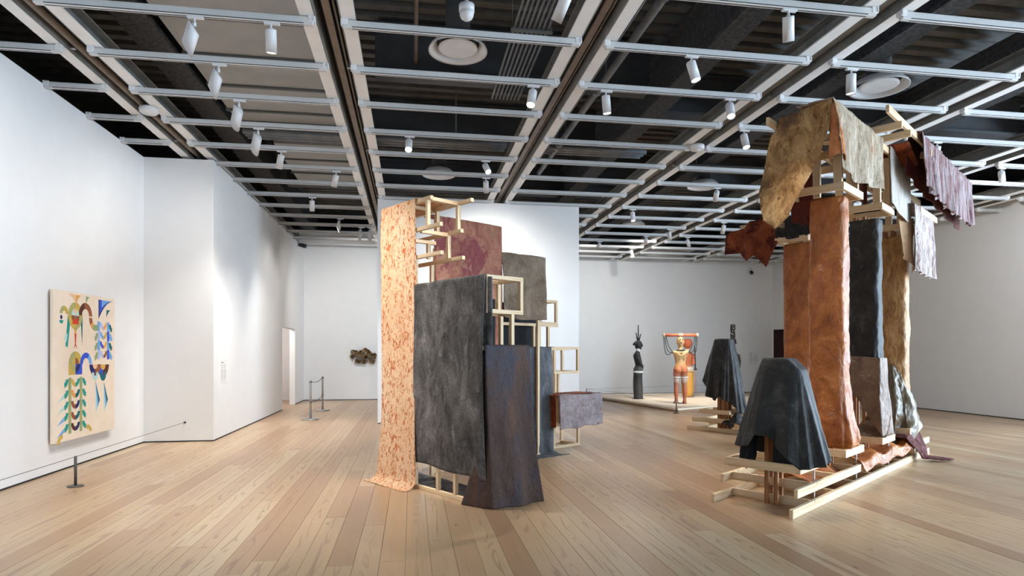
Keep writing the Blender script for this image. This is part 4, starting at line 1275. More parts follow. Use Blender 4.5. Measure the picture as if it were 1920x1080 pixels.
# maroon lace cloth over the upper rail
def laceP(s, t):
    u = 3.53 + 3.62 * s
    if t < .14:
        k = t / .14
        return (u, -.20 - .115 * k, 4.605 - .06 * s * 0)
    k = (t - .14) / .86
    drop = float(np.interp(s, [0, .03, .10, .33, .62, .92, 1], [.50, .60, .72, .80, .80, .80, .74]))
    drop += .014 * math.sin(s * 190) * (k > .92)
    fold = .030 * math.sin(2 * PI * (9 * s + .5 * math.sin(7 * s))) + .020 * math.sin(2 * PI * (17 * s + .3 * math.sin(11 * s + 1)))
    fold *= (.25 + .75 * k)
    if .13 < s < .24:
        fold -= .10 * math.sin(PI * (s - .13) / .11) * math.sin(PI * min(1, k * 1.5))
    return (u + .015 * math.sin(6 * k + 20 * s), -.335 - .03 * k - fold, 4.605 - drop * k)
cloth('lace_cloth', laceP, 170, 44, 'c_maroon', FB, 'long maroon cloth with scalloped lace hem over the upper right rail', .012, 7, 41)
cloth('lace_cloth', hang([(0, (3.55, -.19, 4.60)), (1, (6.98, -.19, 4.60))], [(0, (3.50, -.14, 4.12)), (.3, (4.4, -.14, 3.98)), (1, (7.10, -.16, 3.78))], .02, 6, .3, (0, -1, 0)), 70, 24, 'c_maroon_deep', FB,
      'deep maroon inner layer behind the lace cloth', .015, 5, 42)
cloth('hanging_cloth', hang([(0, (3.4, .62, 4.44)), (1, (3.4, -.22, 4.46))], [(0, (3.9, .62, 4.30)), (1, (3.95, -.22, 4.28))], .03, 2, .1, (0, 0, 1)), 20, 16, 'c_rust_dark', FB,
      'rust cloth laid across the roof rails under the lace cloth', .02, 5, 43)
cloth('hanging_cloth', hang([(0, (3.9, .1, 4.0)), (1, (5.1, .1, 4.0))], [(0, (3.9, .12, 3.78)), (1, (5.1, .12, 3.76))], .02, 3, .1), 24, 12, 'c_maroon_deep', FB,
      'dark red cloth tucked among the rails above right column', .03, 7, 44)
# rust cloth with pointed corners and the black cloth beside it, on the farther capital
cloth('hanging_cloth', hang([(0, (4.64, 2.96, 3.80)), (.12, (4.64, 2.84, 3.84)), (.30, (4.66, 2.62, 3.86)), (.36, (4.68, 2.54, 3.99)), (.8, (4.72, 2.14, 4.02)), (1, (4.70, 2.0, 3.86))],
      [(0, (4.60, 2.95, 3.41)), (.24, (4.60, 2.70, 3.43)), (.40, (4.56, 2.53, 3.25)), (.50, (4.58, 2.42, 3.34)), (.56, (4.58, 2.38, 3.32)), (.76, (4.54, 2.20, 3.12)), (.90, (4.58, 2.08, 3.36)), (1, (4.64, 2.0, 3.52))], .06, 2.4, .1, (-1, 0, 0), sharp=.2, over=(.4, 0, -.02)),
      70, 44, 'c_rust', FB, 'rust-brown cloth with pointed corners hanging at the far left', .018, 5, 45)
cloth('hanging_cloth', hang([(0, (4.66, 2.05, 3.95)), (1, (4.62, 1.42, 3.98))], [(0, (4.60, 2.04, 3.64)), (.4, (4.58, 1.8, 3.55)), (1, (4.58, 1.44, 3.60))], .05, 2.2, .2, (-1, 0, 0), over=(.3, 0, 0)), 34, 24, 'c_graphite', FB,
      'black cloth slung between the rust cloth and tan flap', .02, 5, 46)

# ------------------------------------------------------------------ farther stump
FC = Frame((FB.loc[0], FB.loc[1], 0), FB.ang)
ca, sa = math.cos(FB.ang), math.sin(FB.ang)
def wB(u, v, z=0.0):
    return (FB.loc[0] + u * ca - v * sa, FB.loc[1] + u * sa + v * ca, z)
rootC = empty('timber_frame', wB(5.72, 3.2), FB.ang, 'low lumber base with studs under the farther black stump drape', 'frame')
T = Lumber(rootC)
T.V(-.25, 1.165, .0, .0, name='base_rail'); T.V(-.2, 1.07, .04, .185, name='base_rail')
T.V(-.25, 1.165, .95, .0, name='base_rail'); T.V(-.2, 1.07, .95, .185, name='base_rail')
for v in (.0, .8):
    T.U(.038, .95, v, .0); T.U(.078, .95, v + .03, .185)
T.tray(.0, .60, .22, .85, .37)
for v in (.36, .44, .54):
    for u in (.20, .32):
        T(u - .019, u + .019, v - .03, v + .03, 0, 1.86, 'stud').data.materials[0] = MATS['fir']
def pl2(a):
    return .6 * tri(a / 33.0 + .3) + .4 * tri(a / 19.0)
z2f = lambda u, v: 1.905 - max(0, v - 3.80) * .8 - max(0, 3.52 - v) * .5
cloth('draped_cloth', stumpP(5.98, 3.66, .13, .17, z2f,
      [(0, .6), (60, .75), (90, .95), (105, 1.05), (120, .80), (150, .70), (172, .64), (185, .74), (205, .66), (225, .62), (245, .42), (275, .36), (300, .45), (330, .6)],
      [(0, .36), (60, .38), (90, .38), (130, .38), (165, .30), (200, .30), (235, .40), (265, .46), (300, .42)], pl2, .20), 200, 70, 'c_graphite', FB,
      'black waxy cloth draped over the farther low stump', .012, 3.2, 51)
def heapP(s, t):
    return (5.62 + .5 * t, 3.58 - .55 * s, .06 + .30 * math.sin(PI * min(1, s * .9 + .1)) * math.sin(PI * (.15 + .8 * t)) + .05 * math.sin(12 * s + 5 * t))
cloth('fallen_cloth', heapP, 34, 28, 'c_graphite', FB, 'black cloth heaped on the base of the farther stump', .05, 5, 52)

# ------------------------------------------------------------------ painting
PY0, PY1, PZ0, PZ1 = 9.205, 10.93, .41, 2.485
pw_, ph_ = PY1 - PY0, PZ1 - PZ0
pr_ = empty('painting', (XL, PY0, PZ0), 0, 'tall cream canvas with colourful geometric arches and feathered columns', 'painting')
box('canvas', 'canvas', .035, .085, 0, pw_, 0, ph_, pr_, .004)
box('stretcher', 'platform_side', .0, .036, .12, pw_ - .12, .12, ph_ - .12, pr_)
PC = dict(gold=(201, 170, 84), olive=(168, 168, 112), teal=(38, 150, 138), dteal=(18, 100, 108), brown=(146, 84, 54), dbrown=(84, 46, 36), blue=(56, 84, 200), navy=(38, 40, 100), sky=(112, 166, 224),
          pale=(178, 214, 214), red=(204, 64, 40), orange=(226, 160, 84), peach=(232, 190, 150), sage=(146, 162, 118), lav=(172, 186, 232))
for k_, c_ in PC.items():
    noisy_mat('paint_' + k_, srgb(*c_), srgb(*[min(255, q + 5) for q in c_]), 12, .7, .03, .2)
KEYS = list(PC)
def motif(name, shapes):
    mb = MB()
    used = []
    for n_, (col, poly) in enumerate(shapes):
        if col not in used: used.append(col)
        mb.cur = used.index(col)
        b = len(mb.v)
        x_ = .0856 + .0002 * (n_ % 12)
        mb.v += [(x_, a, z) for a, z in poly]
        mb.face(tuple(range(b, b + len(poly))))
    me = mb.mesh(name, ['paint_' + c for c in used])
    return link(name, me, pr_)
def cv(x, y):
    """photo-study coordinates of the canvas -> metres on the canvas"""
    q = (x - 108) / 365.0
    yt, yb = 72 + q * 53, 1020 - q * 95
    return (q * pw_, ph_ * (1 - (y - yt) / (yb - yt)))
def arc(c, r0, r1, a0, a1, n=14):
    o_ = [(c[0] + r1 * math.cos(R(a0 + (a1 - a0) * i / n)), c[1] + r1 * math.sin(R(a0 + (a1 - a0) * i / n))) for i in range(n + 1)]
    i_ = [(c[0] + r0 * math.cos(R(a1 + (a0 - a1) * i / n)), c[1] + r0 * math.sin(R(a1 + (a0 - a1) * i / n))) for i in range(n + 1)]
    return o_ + i_ if r0 > 0 else o_ + [c]
def arcs(c, r0, r1, spans):
    return [(col, arc(c, r0, r1, a0, a1)) for col, a0, a1 in spans]
def rect(a0, a1, z0, z1): return [(a0, z0), (a1, z0), (a1, z1), (a0, z1)]
def fan(c, dx, dz, n=4):
    pts = [(c[0], c[1])]
    for i in range(n * 3 + 1):
        q = i / (n * 3.0)
        pts.append((c[0] + dx * q, c[1] - dz * (1 - q) ** 2.2))
    return pts
# fans along the top
c0, c1_, c2_, c3 = cv(225, 104), cv(283, 112), cv(362, 128), cv(415, 192)
motif('painted_fan', [('orange', fan(c0, .17, .14)), ('peach', fan(c0, -.24, .13))])
motif('painted_fan', [('sage', fan(c1_, .13, .13))])
motif('painted_fan', [('dteal', fan(c3, .16, .12))])
motif('painted_fan', [('navy', fan(c2_, .50, .30)), ('blue', fan((c2_[0] + .03, c2_[1]), .45, .22)),
      ('sky', fan((c2_[0] + .10, c2_[1]), .38, .12))])
# upper left ring head with tongue and side feathers
h = cv(222, 232)
sh = arcs(h, .10, .19, [('gold', 0, 90), ('olive', 90, 180)]) + arcs(h, .0, .10, [('pale', 0, 60), ('peach', 60, 120), ('pale', 120, 180)])
sh += arcs(h, .11, .19, [('olive', 270, 360), ('gold', 180, 270)]) + arcs(h, .0, .11, [('brown', 180, 240), ('teal', 240, 300), ('brown', 300, 360)])
lo_ = cv(222, 285)
sh += arcs(lo_, .0, .085, [('red', 0, 180), ('gold', 180, 270), ('sage', 270, 360)]) + arcs(lo_, 0, .04, [('teal', 0, 360)])
motif('painted_ring', sh)
t0 = cv(222, 318)
motif('painted_tongue', [('orange', rect(t0[0] - .025, t0[0] + .025, t0[1] - .06, t0[1])), ('red', [(t0[0] - .025, t0[1] - .06), (t0[0] + .025, t0[1] - .06), (t0[0] + .012, t0[1] - .22), (t0[0] - .012, t0[1] - .22)]),
      ('red', [(t0[0] - .01, t0[1] - .2), (t0[0] - .05, t0[1] - .28), (t0[0] + .008, t0[1] - .22)]), ('red', [(t0[0] + .01, t0[1] - .2), (t0[0] + .05, t0[1] - .28), (t0[0] - .008, t0[1] - .22)])])
l_ = cv(186, 235); r_ = cv(255, 240)
motif('painted_feather', [('teal', [(l_[0] - .03, l_[1]), (l_[0] + .05, l_[1]), (l_[0] - .03, l_[1] - .44), (l_[0] - .09, l_[1] - .42)]), ('pale', [(l_[0] - .09, l_[1] - .25), (l_[0] - .03, l_[1] - .25), (l_[0] - .06, l_[1] - .36), (l_[0] - .12, l_[1] - .33)]),
      ('dteal', [(r_[0] - .02, r_[1]), (r_[0] + .04, r_[1]), (r_[0] + .03, r_[1] - .42)])])
k = cv(160, 222)
motif('painted_crest', arcs(k, .04, .11, [('gold', 0, 95), ('olive', 95, 180)]) + [('navy', arc((k[0] - .07, k[1] - .05), 0, .03, 0, 360)), ('teal', arc((k[0] - .07, k[1] - .09), 0, .05, 180, 360))])
# S-curve from ring to column
s1 = cv(281, 232); s2 = cv(343, 245)
motif('painted_curve', arcs(s1, .10, .19, [('brown', 0, 100), ('dbrown', 100, 180)]) + arcs((s1[0] + .29, s1[1] - .02), .10, .19, [('orange', 180, 240), ('brown', 180, 215), ('sage', 240, 300)]))
# upper right column of scallops
cA = cv(395, 260)
sh = []
for i in range(4):
    zc = cA[1] - .145 * i - .03
    sh += [(('sky', 'lav')[i % 2], rect(cA[0] - .19, cA[0] - .11, zc - .13, zc + .015)), (('sky', 'blue')[i % 2], rect(cA[0] + .11, cA[0] + .19, zc - .13, zc + .015))]
    sh += arcs((cA[0], zc), .055, .11, [(('lav', 'sky', 'blue', 'lav')[i], 180, 270), (('orange', 'gold', 'orange', 'brown')[i], 270, 360)])
    sh += arcs((cA[0] + .30, zc - .02), .06, .13, [('sky' if i % 2 else 'dteal', 180, 255)]) 
    if i: sh += arcs((cA[0] - .30, zc - .02), .06, .13, [('sage', 285, 360)])
motif('painted_column', sh)
cB = cv(392, 530); cC = cv(340, 530)
motif('painted_cup', arcs(cB, .08, .19, [('blue', 180, 270), ('dbrown', 270, 360)]) + arcs(cB, 0, .08, [('gold', 180, 270), ('orange', 270, 360)]) + arcs((cB[0], cB[1] - .15), .03, .10, [('dteal', 150, 390)])
      + arcs(cC, .07, .17, [('navy', 180, 270), ('brown', 270, 360)]) + arcs(cC, 0, .07, [('peach', 180, 360)]) + arcs((cC[0], cC[1] - .15), .03, .09, [('pale', 150, 390)]))
for q, (px_, py_) in enumerate(((342, 630), (396, 630))):
    c = cv(px_, py_)
    motif('painted_tail', [('dteal', [(c[0], c[1]), (c[0] + .14, c[1] - .30), (c[0] + .10, c[1] - .36)]), ('sky', [(c[0], c[1]), (c[0] + .10, c[1] - .36), (c[0] + .06, c[1] - .42)]), ('pale', [(c[0], c[1]), (c[0] + .06, c[1] - .42), (c[0] + .01, c[1] - .48)])])
# lower ring and arch
h2 = cv(222, 530)
motif('painted_ring', arcs(h2, .09, .18, [('gold', 0, 90), ('olive', 90, 180)]) + arcs(h2, 0, .09, [('brown', 0, 90), ('gold', 90, 180)]) + [('gold', rect(h2[0] - .18, h2[0], h2[1] - .15, h2[1])), ('blue', rect(h2[0], h2[0] + .18, h2[1] - .15, h2[1]))]
      + arcs(h2, .05, .12, [('olive', 180, 270), ('navy', 270, 360)]))
h3 = cv(284, 530)
motif('painted_arch', arcs(h3, .09, .17, [('sky', 0, 60), ('blue', 60, 180)]))
# lower column
cD = cv(222, 620)
sh = []
for i in range(5):
    zc = cD[1] - .155 * i
    for sg in (-1, 1):
        a, b = sorted((cD[0] + sg * .11, cD[0] + sg * .185))
        sh.append((('sage', 'olive')[i % 2], rect(a, b, zc - .14, zc + .02)))
    sh += arcs((cD[0], zc), .055, .115, [(('gold', 'orange', 'brown', 'brown', 'dbrown')[i], 180, 270), (('teal', 'dteal', 'navy', 'dteal', 'navy')[i], 270, 360)])
    sh += arcs((cD[0] + .30, zc), .05, .115, [('teal', 180, 262)]) + arcs((cD[0] - .30, zc), .05, .115, [('teal', 278, 360)])
    if i: sh.append((('pale', 'pale', 'pale', 'sky', 'sky')[i], [(cD[0] - .30, zc - .05), (cD[0] - .30, zc - .11), (cD[0] - .47, zc - .16)]))
zc = cD[1] - .155 * 5 + .04
sh += arcs((cD[0] + .32, zc - .10), .09, .15, [('gold', 20, 100)]) + arcs((cD[0] - .33, zc - .16), .09, .15, [('gold', 90, 170)])
motif('painted_column', sh)

# ------------------------------------------------------------------ barriers
def low_post(x, y, h, label):
    e = empty('barrier_post', (x, y, 0), 0, label, 'barrier post', 'low barrier posts')
    MB().lathe([(.085, .0), (.09, .004), (.09, .012), (.03, .016)], 28).build('base', 'dark_steel', e, True)
    MB().lathe([(.016, .012), (.016, h), (.012, h + .006)], 14).build('rod', 'dark_steel', e, True)
    return e
low_post(-4.05, 8.39, .365, 'short dark metal barrier post in front of the painting')
low_post(6.985, 15.85, .40, 'short metal barrier post before the platform corner')
low_post(6.0, 21.1, .36, 'short metal barrier post at the far left platform corner')
def wire(pts, label, sag=0.0, r=.0035, name='barrier_wire', mat='cord', group=None):
    pp = []
    for a, b in zip(pts, pts[1:]):
        for i in range(9):
            t = i / 8.0
            q = lerp3(a, b, t)
            pp.append((q[0], q[1], q[2] - sag * 4 * t * (1 - t)))
    base = pp[0]
    pp2 = []
    for q in pp:
        if not pp2 or (Vector(q) - Vector(base) - Vector(pp2[-1])).length > 1e-5:
            pp2.append(tuple(Vector(q) - Vector(base)))
    o = MB().tube(pp2, r, 6).build(name, mat, None, True, base)
    return tag(o, label, 'wire', group)
wire([(-4.09, YJ - .02, .355), (-4.05, 8.39, .362), (-4.05, 3.4, .36)], 'thin wire stretched low in front of the painting wall')
e = empty('wire_anchor', (-4.09, YJ, .355), 0, 'small black wire anchor on the return wall', 'anchor')
MB().tube([(0, 0, 0), (0, -.03, 0)], .018, 14).build('plate', 'black_plastic', e, True)
MB().tube([(0, -.03, 0), (0, -.045, 0)], .008, 10).build('eye', 'dark_steel', e, True)
wire([(6.985, 15.85, .395), (6.0, 21.1, .355)], 'thin wire along the left side of the figure platform')
wire([(6.0, 21.1, .355), (11.8, 22.9, .36)], 'thin wire along the rear side of the figure platform')
wire([(6.985, 15.85, .395), (11.5, 18.3, .39)], 'thin wire along the right side of the figure platform')
low_post(11.5, 18.3, .39, 'short metal barrier post beyond the farther stump')
low_post(11.8, 22.9, .36, 'short metal barrier post behind the figure platform')
for x, y, lab in ((-2.42, 15.75, 'nearer of the pair'), (-2.46, 18.13, 'farther of the pair')):
    e = empty('stanchion', (x, y, 0), 0, 'grey metal stanchion on a round base near the doorway, ' + lab, 'stanchion', 'stanchions near the doorway')
    MB().lathe([(.19, 0), (.20, .006), (.20, .022), (.17, .032), (.03, .04)], 32).build('base', 'steel', e, True)
    pe = MB().lathe([(.026, .035), (.026, .955), (.02, .965)], 18).build('pole', 'steel', e, True)
    MB().lathe([(.031, .90), (.031, .935)], 18).build('collar', 'dark_steel', pe, True)
    MB().lathe([(.031, .42), (.031, .445)], 18).build('collar', 'dark_steel', pe, True)
wire([(-2.42, 15.776, .93), (-2.46, 18.104, .93)], 'upper sagging cord between the two stanchions', .07, .008, 'barrier_rope')
wire([(-2.42, 15.776, .43), (-2.46, 18.104, .43)], 'lower sagging cord between the two stanchions', .05, .008, 'barrier_rope')

# ------------------------------------------------------------------ wall labels
def wall_label(loc, rz, w_, h_, label):
    e = empty('wall_label', loc, rz, label, 'wall label')
    box('panel', 'paper', -w_ / 2, w_ / 2, -.004, 0, 0, h_, e)
    box('heading', 'print_dark', -w_ / 2 + .03, -w_ / 2 + .16, -.0052, -.004, h_ - .06, h_ - .045, e)
    for cx in (-w_ / 4, w_ / 4):
        for i in range(3):
            box('text_line', 'print_grey', cx - .07, cx + .03, -.005, -.004, h_ - .105 - i * .025, h_ - .097 - i * .025, e)
        for i in range(9):
            box('text_line', 'print_grey', cx - .07, cx + (.07 if i < 8 else .0), -.005, -.004, h_ - .20 - i * .022, h_ - .192 - i * .022, e)
wall_label((XL2, 12.86, 1.02), PI / 2, .36, .47, 'white text panel on the left rear wall near its corner')
wall_label((13.72, YBR, 1.13), 0, .42, .50, 'white text panel on the end wall left of the maroon doorway')

# ------------------------------------------------------------------ bronze relief on the end wall
noisy_mat('bronze', srgb(70, 58, 42), srgb(166, 140, 104), 9, .45, .5, .5, .35)
rl = empty('wall_relief', (-1.62, YBL, 1.30), 0, 'lumpy bronze-brown clustered relief mounted on the end wall', 'relief')
rnd = random.Random(3)
for cx, cz, r, tx, tz, dep in ((-.29, .30, .12, -.3, .3, .12), (-.12, .25, .15, .1, .1, .18), (.10, .29, .17, -.1, .25, .2), (.28, .20, .14, .2, -.05, .16), (-.20, .06, .10, -.1, -.4, .14), (-.02, .05, .10, .1, -.3, .15), (.26, .06, .11, .25, -.4, .13), (-.35, .18, .08, -.5, 0, .1), (.05, .16, .09, 0, 0, .24)):
    mb = MB()
    ax = Vector((tx, -1, tz)).normalized()
    q = ax.to_track_quat('Z', 'Y')
    n = 18
    prof = [(.35, 0), (.85, .35), (1.0, .8), (.94, 1.0), (.80, .85), (.55, .45), (.1, .3)]
    ids = []
    for rr0, zz in prof:
        ids.append(len(mb.v))
        for j in range(n):
            th = 2 * PI * j / n
            wob = 1 + .18 * math.sin(3 * th + cx * 20) + .08 * math.sin(7 * th + cz * 30)
            v_ = q @ Vector((math.cos(th) * r * rr0 * wob, math.sin(th) * r * rr0 * wob * .85, zz * dep))
            mb.v.append((v_.x + cx, v_.y, v_.z + cz))
    for a in range(len(ids) - 1):
        for j in range(n):
            j2 = (j + 1) % n
            mb.face((ids[a] + j, ids[a] + j2, ids[a + 1] + j2, ids[a + 1] + j))
    mb.face(tuple(ids[0] + j for j in range(n))[::-1]); mb.face(tuple(ids[-1] + j for j in range(n)))
    mb.build('lobe', 'bronze', rl, True)

# ------------------------------------------------------------------ platform and figures
pf = empty('display_platform', (7.15, 16.1, 0), 0, 'low pale plywood platform under the ceramic figures', 'platform')
def prism(poly, z0, z1):
    mb = MB()
    n = len(poly)
    mb.v = [(x, y, z0) for x, y in poly] + [(x, y, z1) for x, y in poly]
    mb.face(tuple(range(n))[::-1]); mb.face(tuple(range(n, 2 * n)))
    for i in range(n):
        j = (i + 1) % n
        mb.face((i, j, n + j, n + i))
    return mb
poly = [(0, 0), (4.6, 2.3), (4.75, 6.1), (-.55, 6.1), (-.78, 4.6)]
prism([(x * .985 + .03, y * .99 + .03) for x, y in poly], 0, .055).build('plinth', 'platform_side', pf)
prism(poly, .055, .105).build('deck', 'platform_top', pf)
PZ = .105

def body_mat(name, stops, over=None, rough=.55):
    """colour bands by height (object z) broken up by noise"""
    m, nt, p = base_mat(name, stops[0][1], rough, 0, .35)
    tc = nd(nt, 'ShaderNodeTexCoord'); sp = nd(nt, 'ShaderNodeSeparateXYZ')
    nt.links.new(tc.outputs['Object'], sp.inputs[0])
    n = noise_tex(nt, coord(nt, 'Object', (9, 9, 9)), 1, 6, .6)
    ma = nd(nt, 'ShaderNodeMath', operation='MULTIPLY_ADD'); ma.inputs[1].default_value = .10
    nt.links.new(n.outputs[0], ma.inputs[0])
    sc = nd(nt, 'ShaderNodeMath', operation='MULTIPLY_ADD'); sc.inputs[1].default_value = 1 / 2.4; sc.inputs[2].default_value = -.05
    nt.links.new(sp.outputs[2], sc.inputs[0]); nt.links.new(sc.outputs[0], ma.inputs[2])
    r = ramp(nt, [(z_ / 2.4, c) for z_, c in stops])
    nt.links.new(ma.outputs[0], r.inputs[0])
    nt.links.new(r.outputs[0], p.inputs['Base Color'])
    bump(nt, p, n.outputs[0], .3, .01)
body_mat('clay_rust', [(.0, srgb(150, 120, 104)), (.10, srgb(168, 96, 66)), (.38, srgb(176, 100, 68)), (.62, srgb(150, 100, 78)), (.72, srgb(196, 180, 166)), (.82, srgb(180, 120, 90)), (1.0, srgb(174, 92, 58)), (1.12, srgb(190, 132, 84)), (1.22, srgb(200, 158, 108)), (2.2, srgb(206, 168, 112))])
body_mat('clay_black', [(.0, srgb(58, 54, 52)), (.4, srgb(66, 62, 60)), (.76, srgb(44, 43, 44)), (.98, srgb(88, 86, 86)), (1.1, srgb(52, 52, 54)), (2.2, srgb(40, 40, 42))])
body_mat('clay_orange', [(.0, srgb(200, 144, 62)), (.85, srgb(206, 152, 72)), (.95, srgb(196, 170, 134)), (1.1, srgb(176, 98, 62)), (2.2, srgb(190, 96, 58))])
body_mat('clay_dark', [(.0, srgb(44, 38, 36)), (1.2, srgb(56, 46, 42)), (2.4, srgb(40, 36, 36))])
noisy_mat('white_glaze', srgb(206, 206, 204), srgb(226, 226, 224), 8, .5, .1)
noisy_mat('rope_black', (.02, .02, .022, 1), (.05, .05, .055, 1), 40, .7, .2)
noisy_mat('terracotta', srgb(188, 92, 60), srgb(206, 112, 76), 7, .55, .1)
noisy_mat('twine', srgb(190, 172, 146), srgb(216, 204, 184), 30, .8, .3)

def remesh(o, vox=.014, sm=3):
    md = o.modifiers.new('skin', 'REMESH'); md.mode = 'VOXEL'; md.voxel_size = vox; md.use_smooth_shade = True
    s2 = o.modifiers.new('soften', 'SMOOTH'); s2.iterations = sm; s2.factor = .5
    return o
def head(mb, cx, cy, z0, h, fx, fy):
    """head, face towards (fx, fy)"""
    w_, d_ = h * .33, h * .42
    rings = []
    for t, a, b in ((0, .55, .55), (.08, .72, .75), (.25, .90, .92), (.5, 1.0, 1.0), (.72, .98, 1.0), (.88, .78, .8), (.97, .42, .42), (1.0, .12, .12)):
        rings.append((cx, cy, z0 + h * t, (w_ * abs(fy) + d_ * abs(fx)) * a, (w_ * abs(fx) + d_ * abs(fy)) * b))
    mb.loft(rings)
    f = Vector((fx, fy, 0)); sd = Vector((-fy, fx, 0)); c = Vector((cx, cy, z0))
    # nose, brow, lips, chin, ears
    mb.tube([c + f * d_ * .92 + Vector((0, 0, h * .58)), c + f * d_ * 1.24 + Vector((0, 0, h * .40)), c + f * d_ * .95 + Vector((0, 0, h * .36))], [h * .05, h * .075, h * .05], 8)
    mb.tube([c + f * d_ * .86 + sd * w_ * .6 + Vector((0, 0, h * .60)), c + f * d_ * .98 + Vector((0, 0, h * .62)), c + f * d_ * .86 - sd * w_ * .6 + Vector((0, 0, h * .60))], h * .05, 8)
    mb.tube([c + f * d_ * .90 + sd * w_ * .3 + Vector((0, 0, h * .24)), c + f * d_ * 1.06 + Vector((0, 0, h * .25)), c + f * d_ * .90 - sd * w_ * .3 + Vector((0, 0, h * .24))], h * .05, 8)
    mb.tube([c + f * d_ * .55 + Vector((0, 0, h * .04)), c + f * d_ * .85 + Vector((0, 0, h * .08))], h * .11, 8)
    for s in (-1, 1):
        mb.tube([c + sd * w_ * .9 * s + Vector((0, 0, h * .32)), c + sd * w_ * 1.15 * s - f * .01 + Vector((0, 0, h * .46)), c + sd * w_ * .95 * s + Vector((0, 0, h * .58))], [h * .05, h * .07, h * .05], 8)

# standing figure carrying a bar (seen from behind, facing the end wall)
f2 = empty('standing_figure_sculpture', (7.90, 17.63, PZ), -YAW, 'rust and tan ceramic standing figure with a bar across its head', 'sculpture')
mb = MB()
for s in (-1, 1):
    mb.loft([(s * .125, .03, .03, .055, .10), (s * .125, -.01, .09, .052, .060), (s * .125, 0, .16, .048, .052), (s * .13, -.015, .34, .068, .078), (s * .125, 0, .52, .070, .078), (s * .115, .01, .62, .080, .085), (s * .11, 0, .85, .105, .12), (s * .095, -.01, 1.02, .115, .135), (s * .07, 0, 1.12, .10, .11)])
    mb.loft([(s * .135, .06, .0, .060, .13), (s * .135, .06, .03, .058, .125), (s * .13, .03, .07, .045, .07)])
    mb.loft([(s * .085, -.09, .88, .04, .03), (s * .085, -.10, .96, .095, .075), (s * .08, -.08, 1.05, .085, .06), (s * .07, -.05, 1.12, .05, .04)])
    mb.tube([(s * .15, 0, 1.53), (s * .205, 0, 1.53), (s * .215, .01, 1.47)], [.05, .048, .03], 10)
mb.loft([(0, 0, .98, .185, .125), (0, 0, 1.08, .185, .125), (0, .005, 1.20, .150, .105), (0, .01, 1.32, .168, .11), (0, .0, 1.44, .200, .12), (0, -.005, 1.52, .200, .11), (0, 0, 1.57, .12, .08), (0, .0, 1.60, .075, .07)])
mb.loft([(0, 0, 1.56, .068, .068), (0, .01, 1.66, .062, .062), (0, .015, 1.74, .062, .066)])
head(mb, 0, .02, 1.69, .30, 0, 1)
remesh(mb.build('body', 'clay_rust', f2, True), .012, 2)
MB().tube([(-.52, 0, 2.035), (.52, 0, 2.035)], .045, 16).build('head_bar', 'terracotta', f2, True)
for x in (-.50, .50):
    MB().tube([(x - .03, 0, 2.035), (x + .03, 0, 2.035)], .052, 16).build('bar_binding', 'twine', f2, True)
for i in range(4):
    MB().tube([(-.05 + .033 * i, 0, 2.035), (-.035 + .033 * i, 0, 2.035)], .06, 12).build('head_binding', 'twine', f2, True)
for s in (-1, 1):
    for j in range(3):
        a = Vector((s * (.50 - .035 * j), 0, 2.0)); b = Vector((s * .23, -.03, 1.53))
        pts = []
        for i in range(13):
            t = i / 12.0
            q = a.lerp(b, t)
            pts.append((q.x + s * .05 * math.sin(PI * t) * (2 - j) * .5, q.y, q.z - (.34 - .11 * j) * math.sin(PI * t ** .8) * .9))
        MB().tube(pts, .012, 8).build('rope', 'rope_black', f2, True)
pts = [(.10 * math.cos(2 * PI * i / 20), .09 * math.sin(2 * PI * i / 20), 1.585) for i in range(21)]
MB().tube(pts, .022, 8).build('collar', 'rope_black', f2, True)
pts = [(-.17 + .34 * i / 14, -.125 - .01 * math.sin(PI * i / 14), 1.50 - .11 * math.sin(PI * i / 14)) for i in range(15)]
MB().tube(pts, .008, 6).build('necklace', 'rope_black', f2, True)
for s in (-1, 1):
    MB().lathe([(.118, .775), (.122, .785), (.118, .80)], 20, (s * .115, 0), cap=False).build('knee_band', 'white_glaze', f2, True)
    MB().tube([(s * .07, -.118, 1.27), (s * .07, -.118, 1.37)], .007, 6).build('back_mark', 'rope_black', f2)
    MB().tube([(s * .03, -.122, 1.47), (-s * .03, -.122, 1.53)], .006, 6).build('back_mark', 'rope_black', f2)
for dx in (-.035, .035):
    MB().tube([(dx, -.10, 1.89), (dx, -.112, 1.93)], .012, 6).build('face_mark', 'rope_black', f2)
MB().tube([(-.035, -.105, 1.79), (.035, -.105, 1.83)], .008, 6).build('face_mark', 'rope_black', f2)
MB().tube([(-.035, -.105, 1.83), (.035, -.105, 1.79)], .008, 6).build('face_mark', 'rope_black', f2)
MB().lathe([(.20, 0), (.20, .006)], 24, (0, .05)).build('base_plate', 'dark_steel', f2)

# dark figure on a tall cylinder, profile to the right
f1 = empty('black_figure_sculpture', (7.34, 19.65, PZ), -YAW, 'black ceramic figure rising from a tall cylinder, facing right', 'sculpture')
mb = MB()
mb.loft([(0, 0, 0, .155, .155), (0, 0, .10, .15, .15), (-.01, 0, .35, .158, .155), (-.02, 0, .60, .150, .15), (-.015, 0, .80, .145, .15), (0, 0, .88, .165, .16), (0, 0, .93, .165, .155),
         (.0, 0, 1.0, .150, .16), (.02, 0, 1.09, .115, .15), (.0, 0, 1.22, .12, .16), (-.03, 0, 1.34, .125, .175), (-.045, 0, 1.44, .12, .18), (-.03, 0, 1.51, .09, .14), (-.02, 0, 1.55, .062, .07), (-.01, 0, 1.68, .058, .058)])
for s in (-1, 1):
    mb.tube([(-.05, s * .17, 1.47), (-.045, s * .19, 1.32), (.03, s * .18, 1.18), (.12, s * .12, 1.06), (.13, s * .05, 1.0)], [.06, .055, .048, .04, .03], 10)
head(mb, .0, 0, 1.63, .29, 1, 0)
mb.tube([(-.10, 0, 1.80), (-.14, 0, 1.84)], [.09, .07], 10)
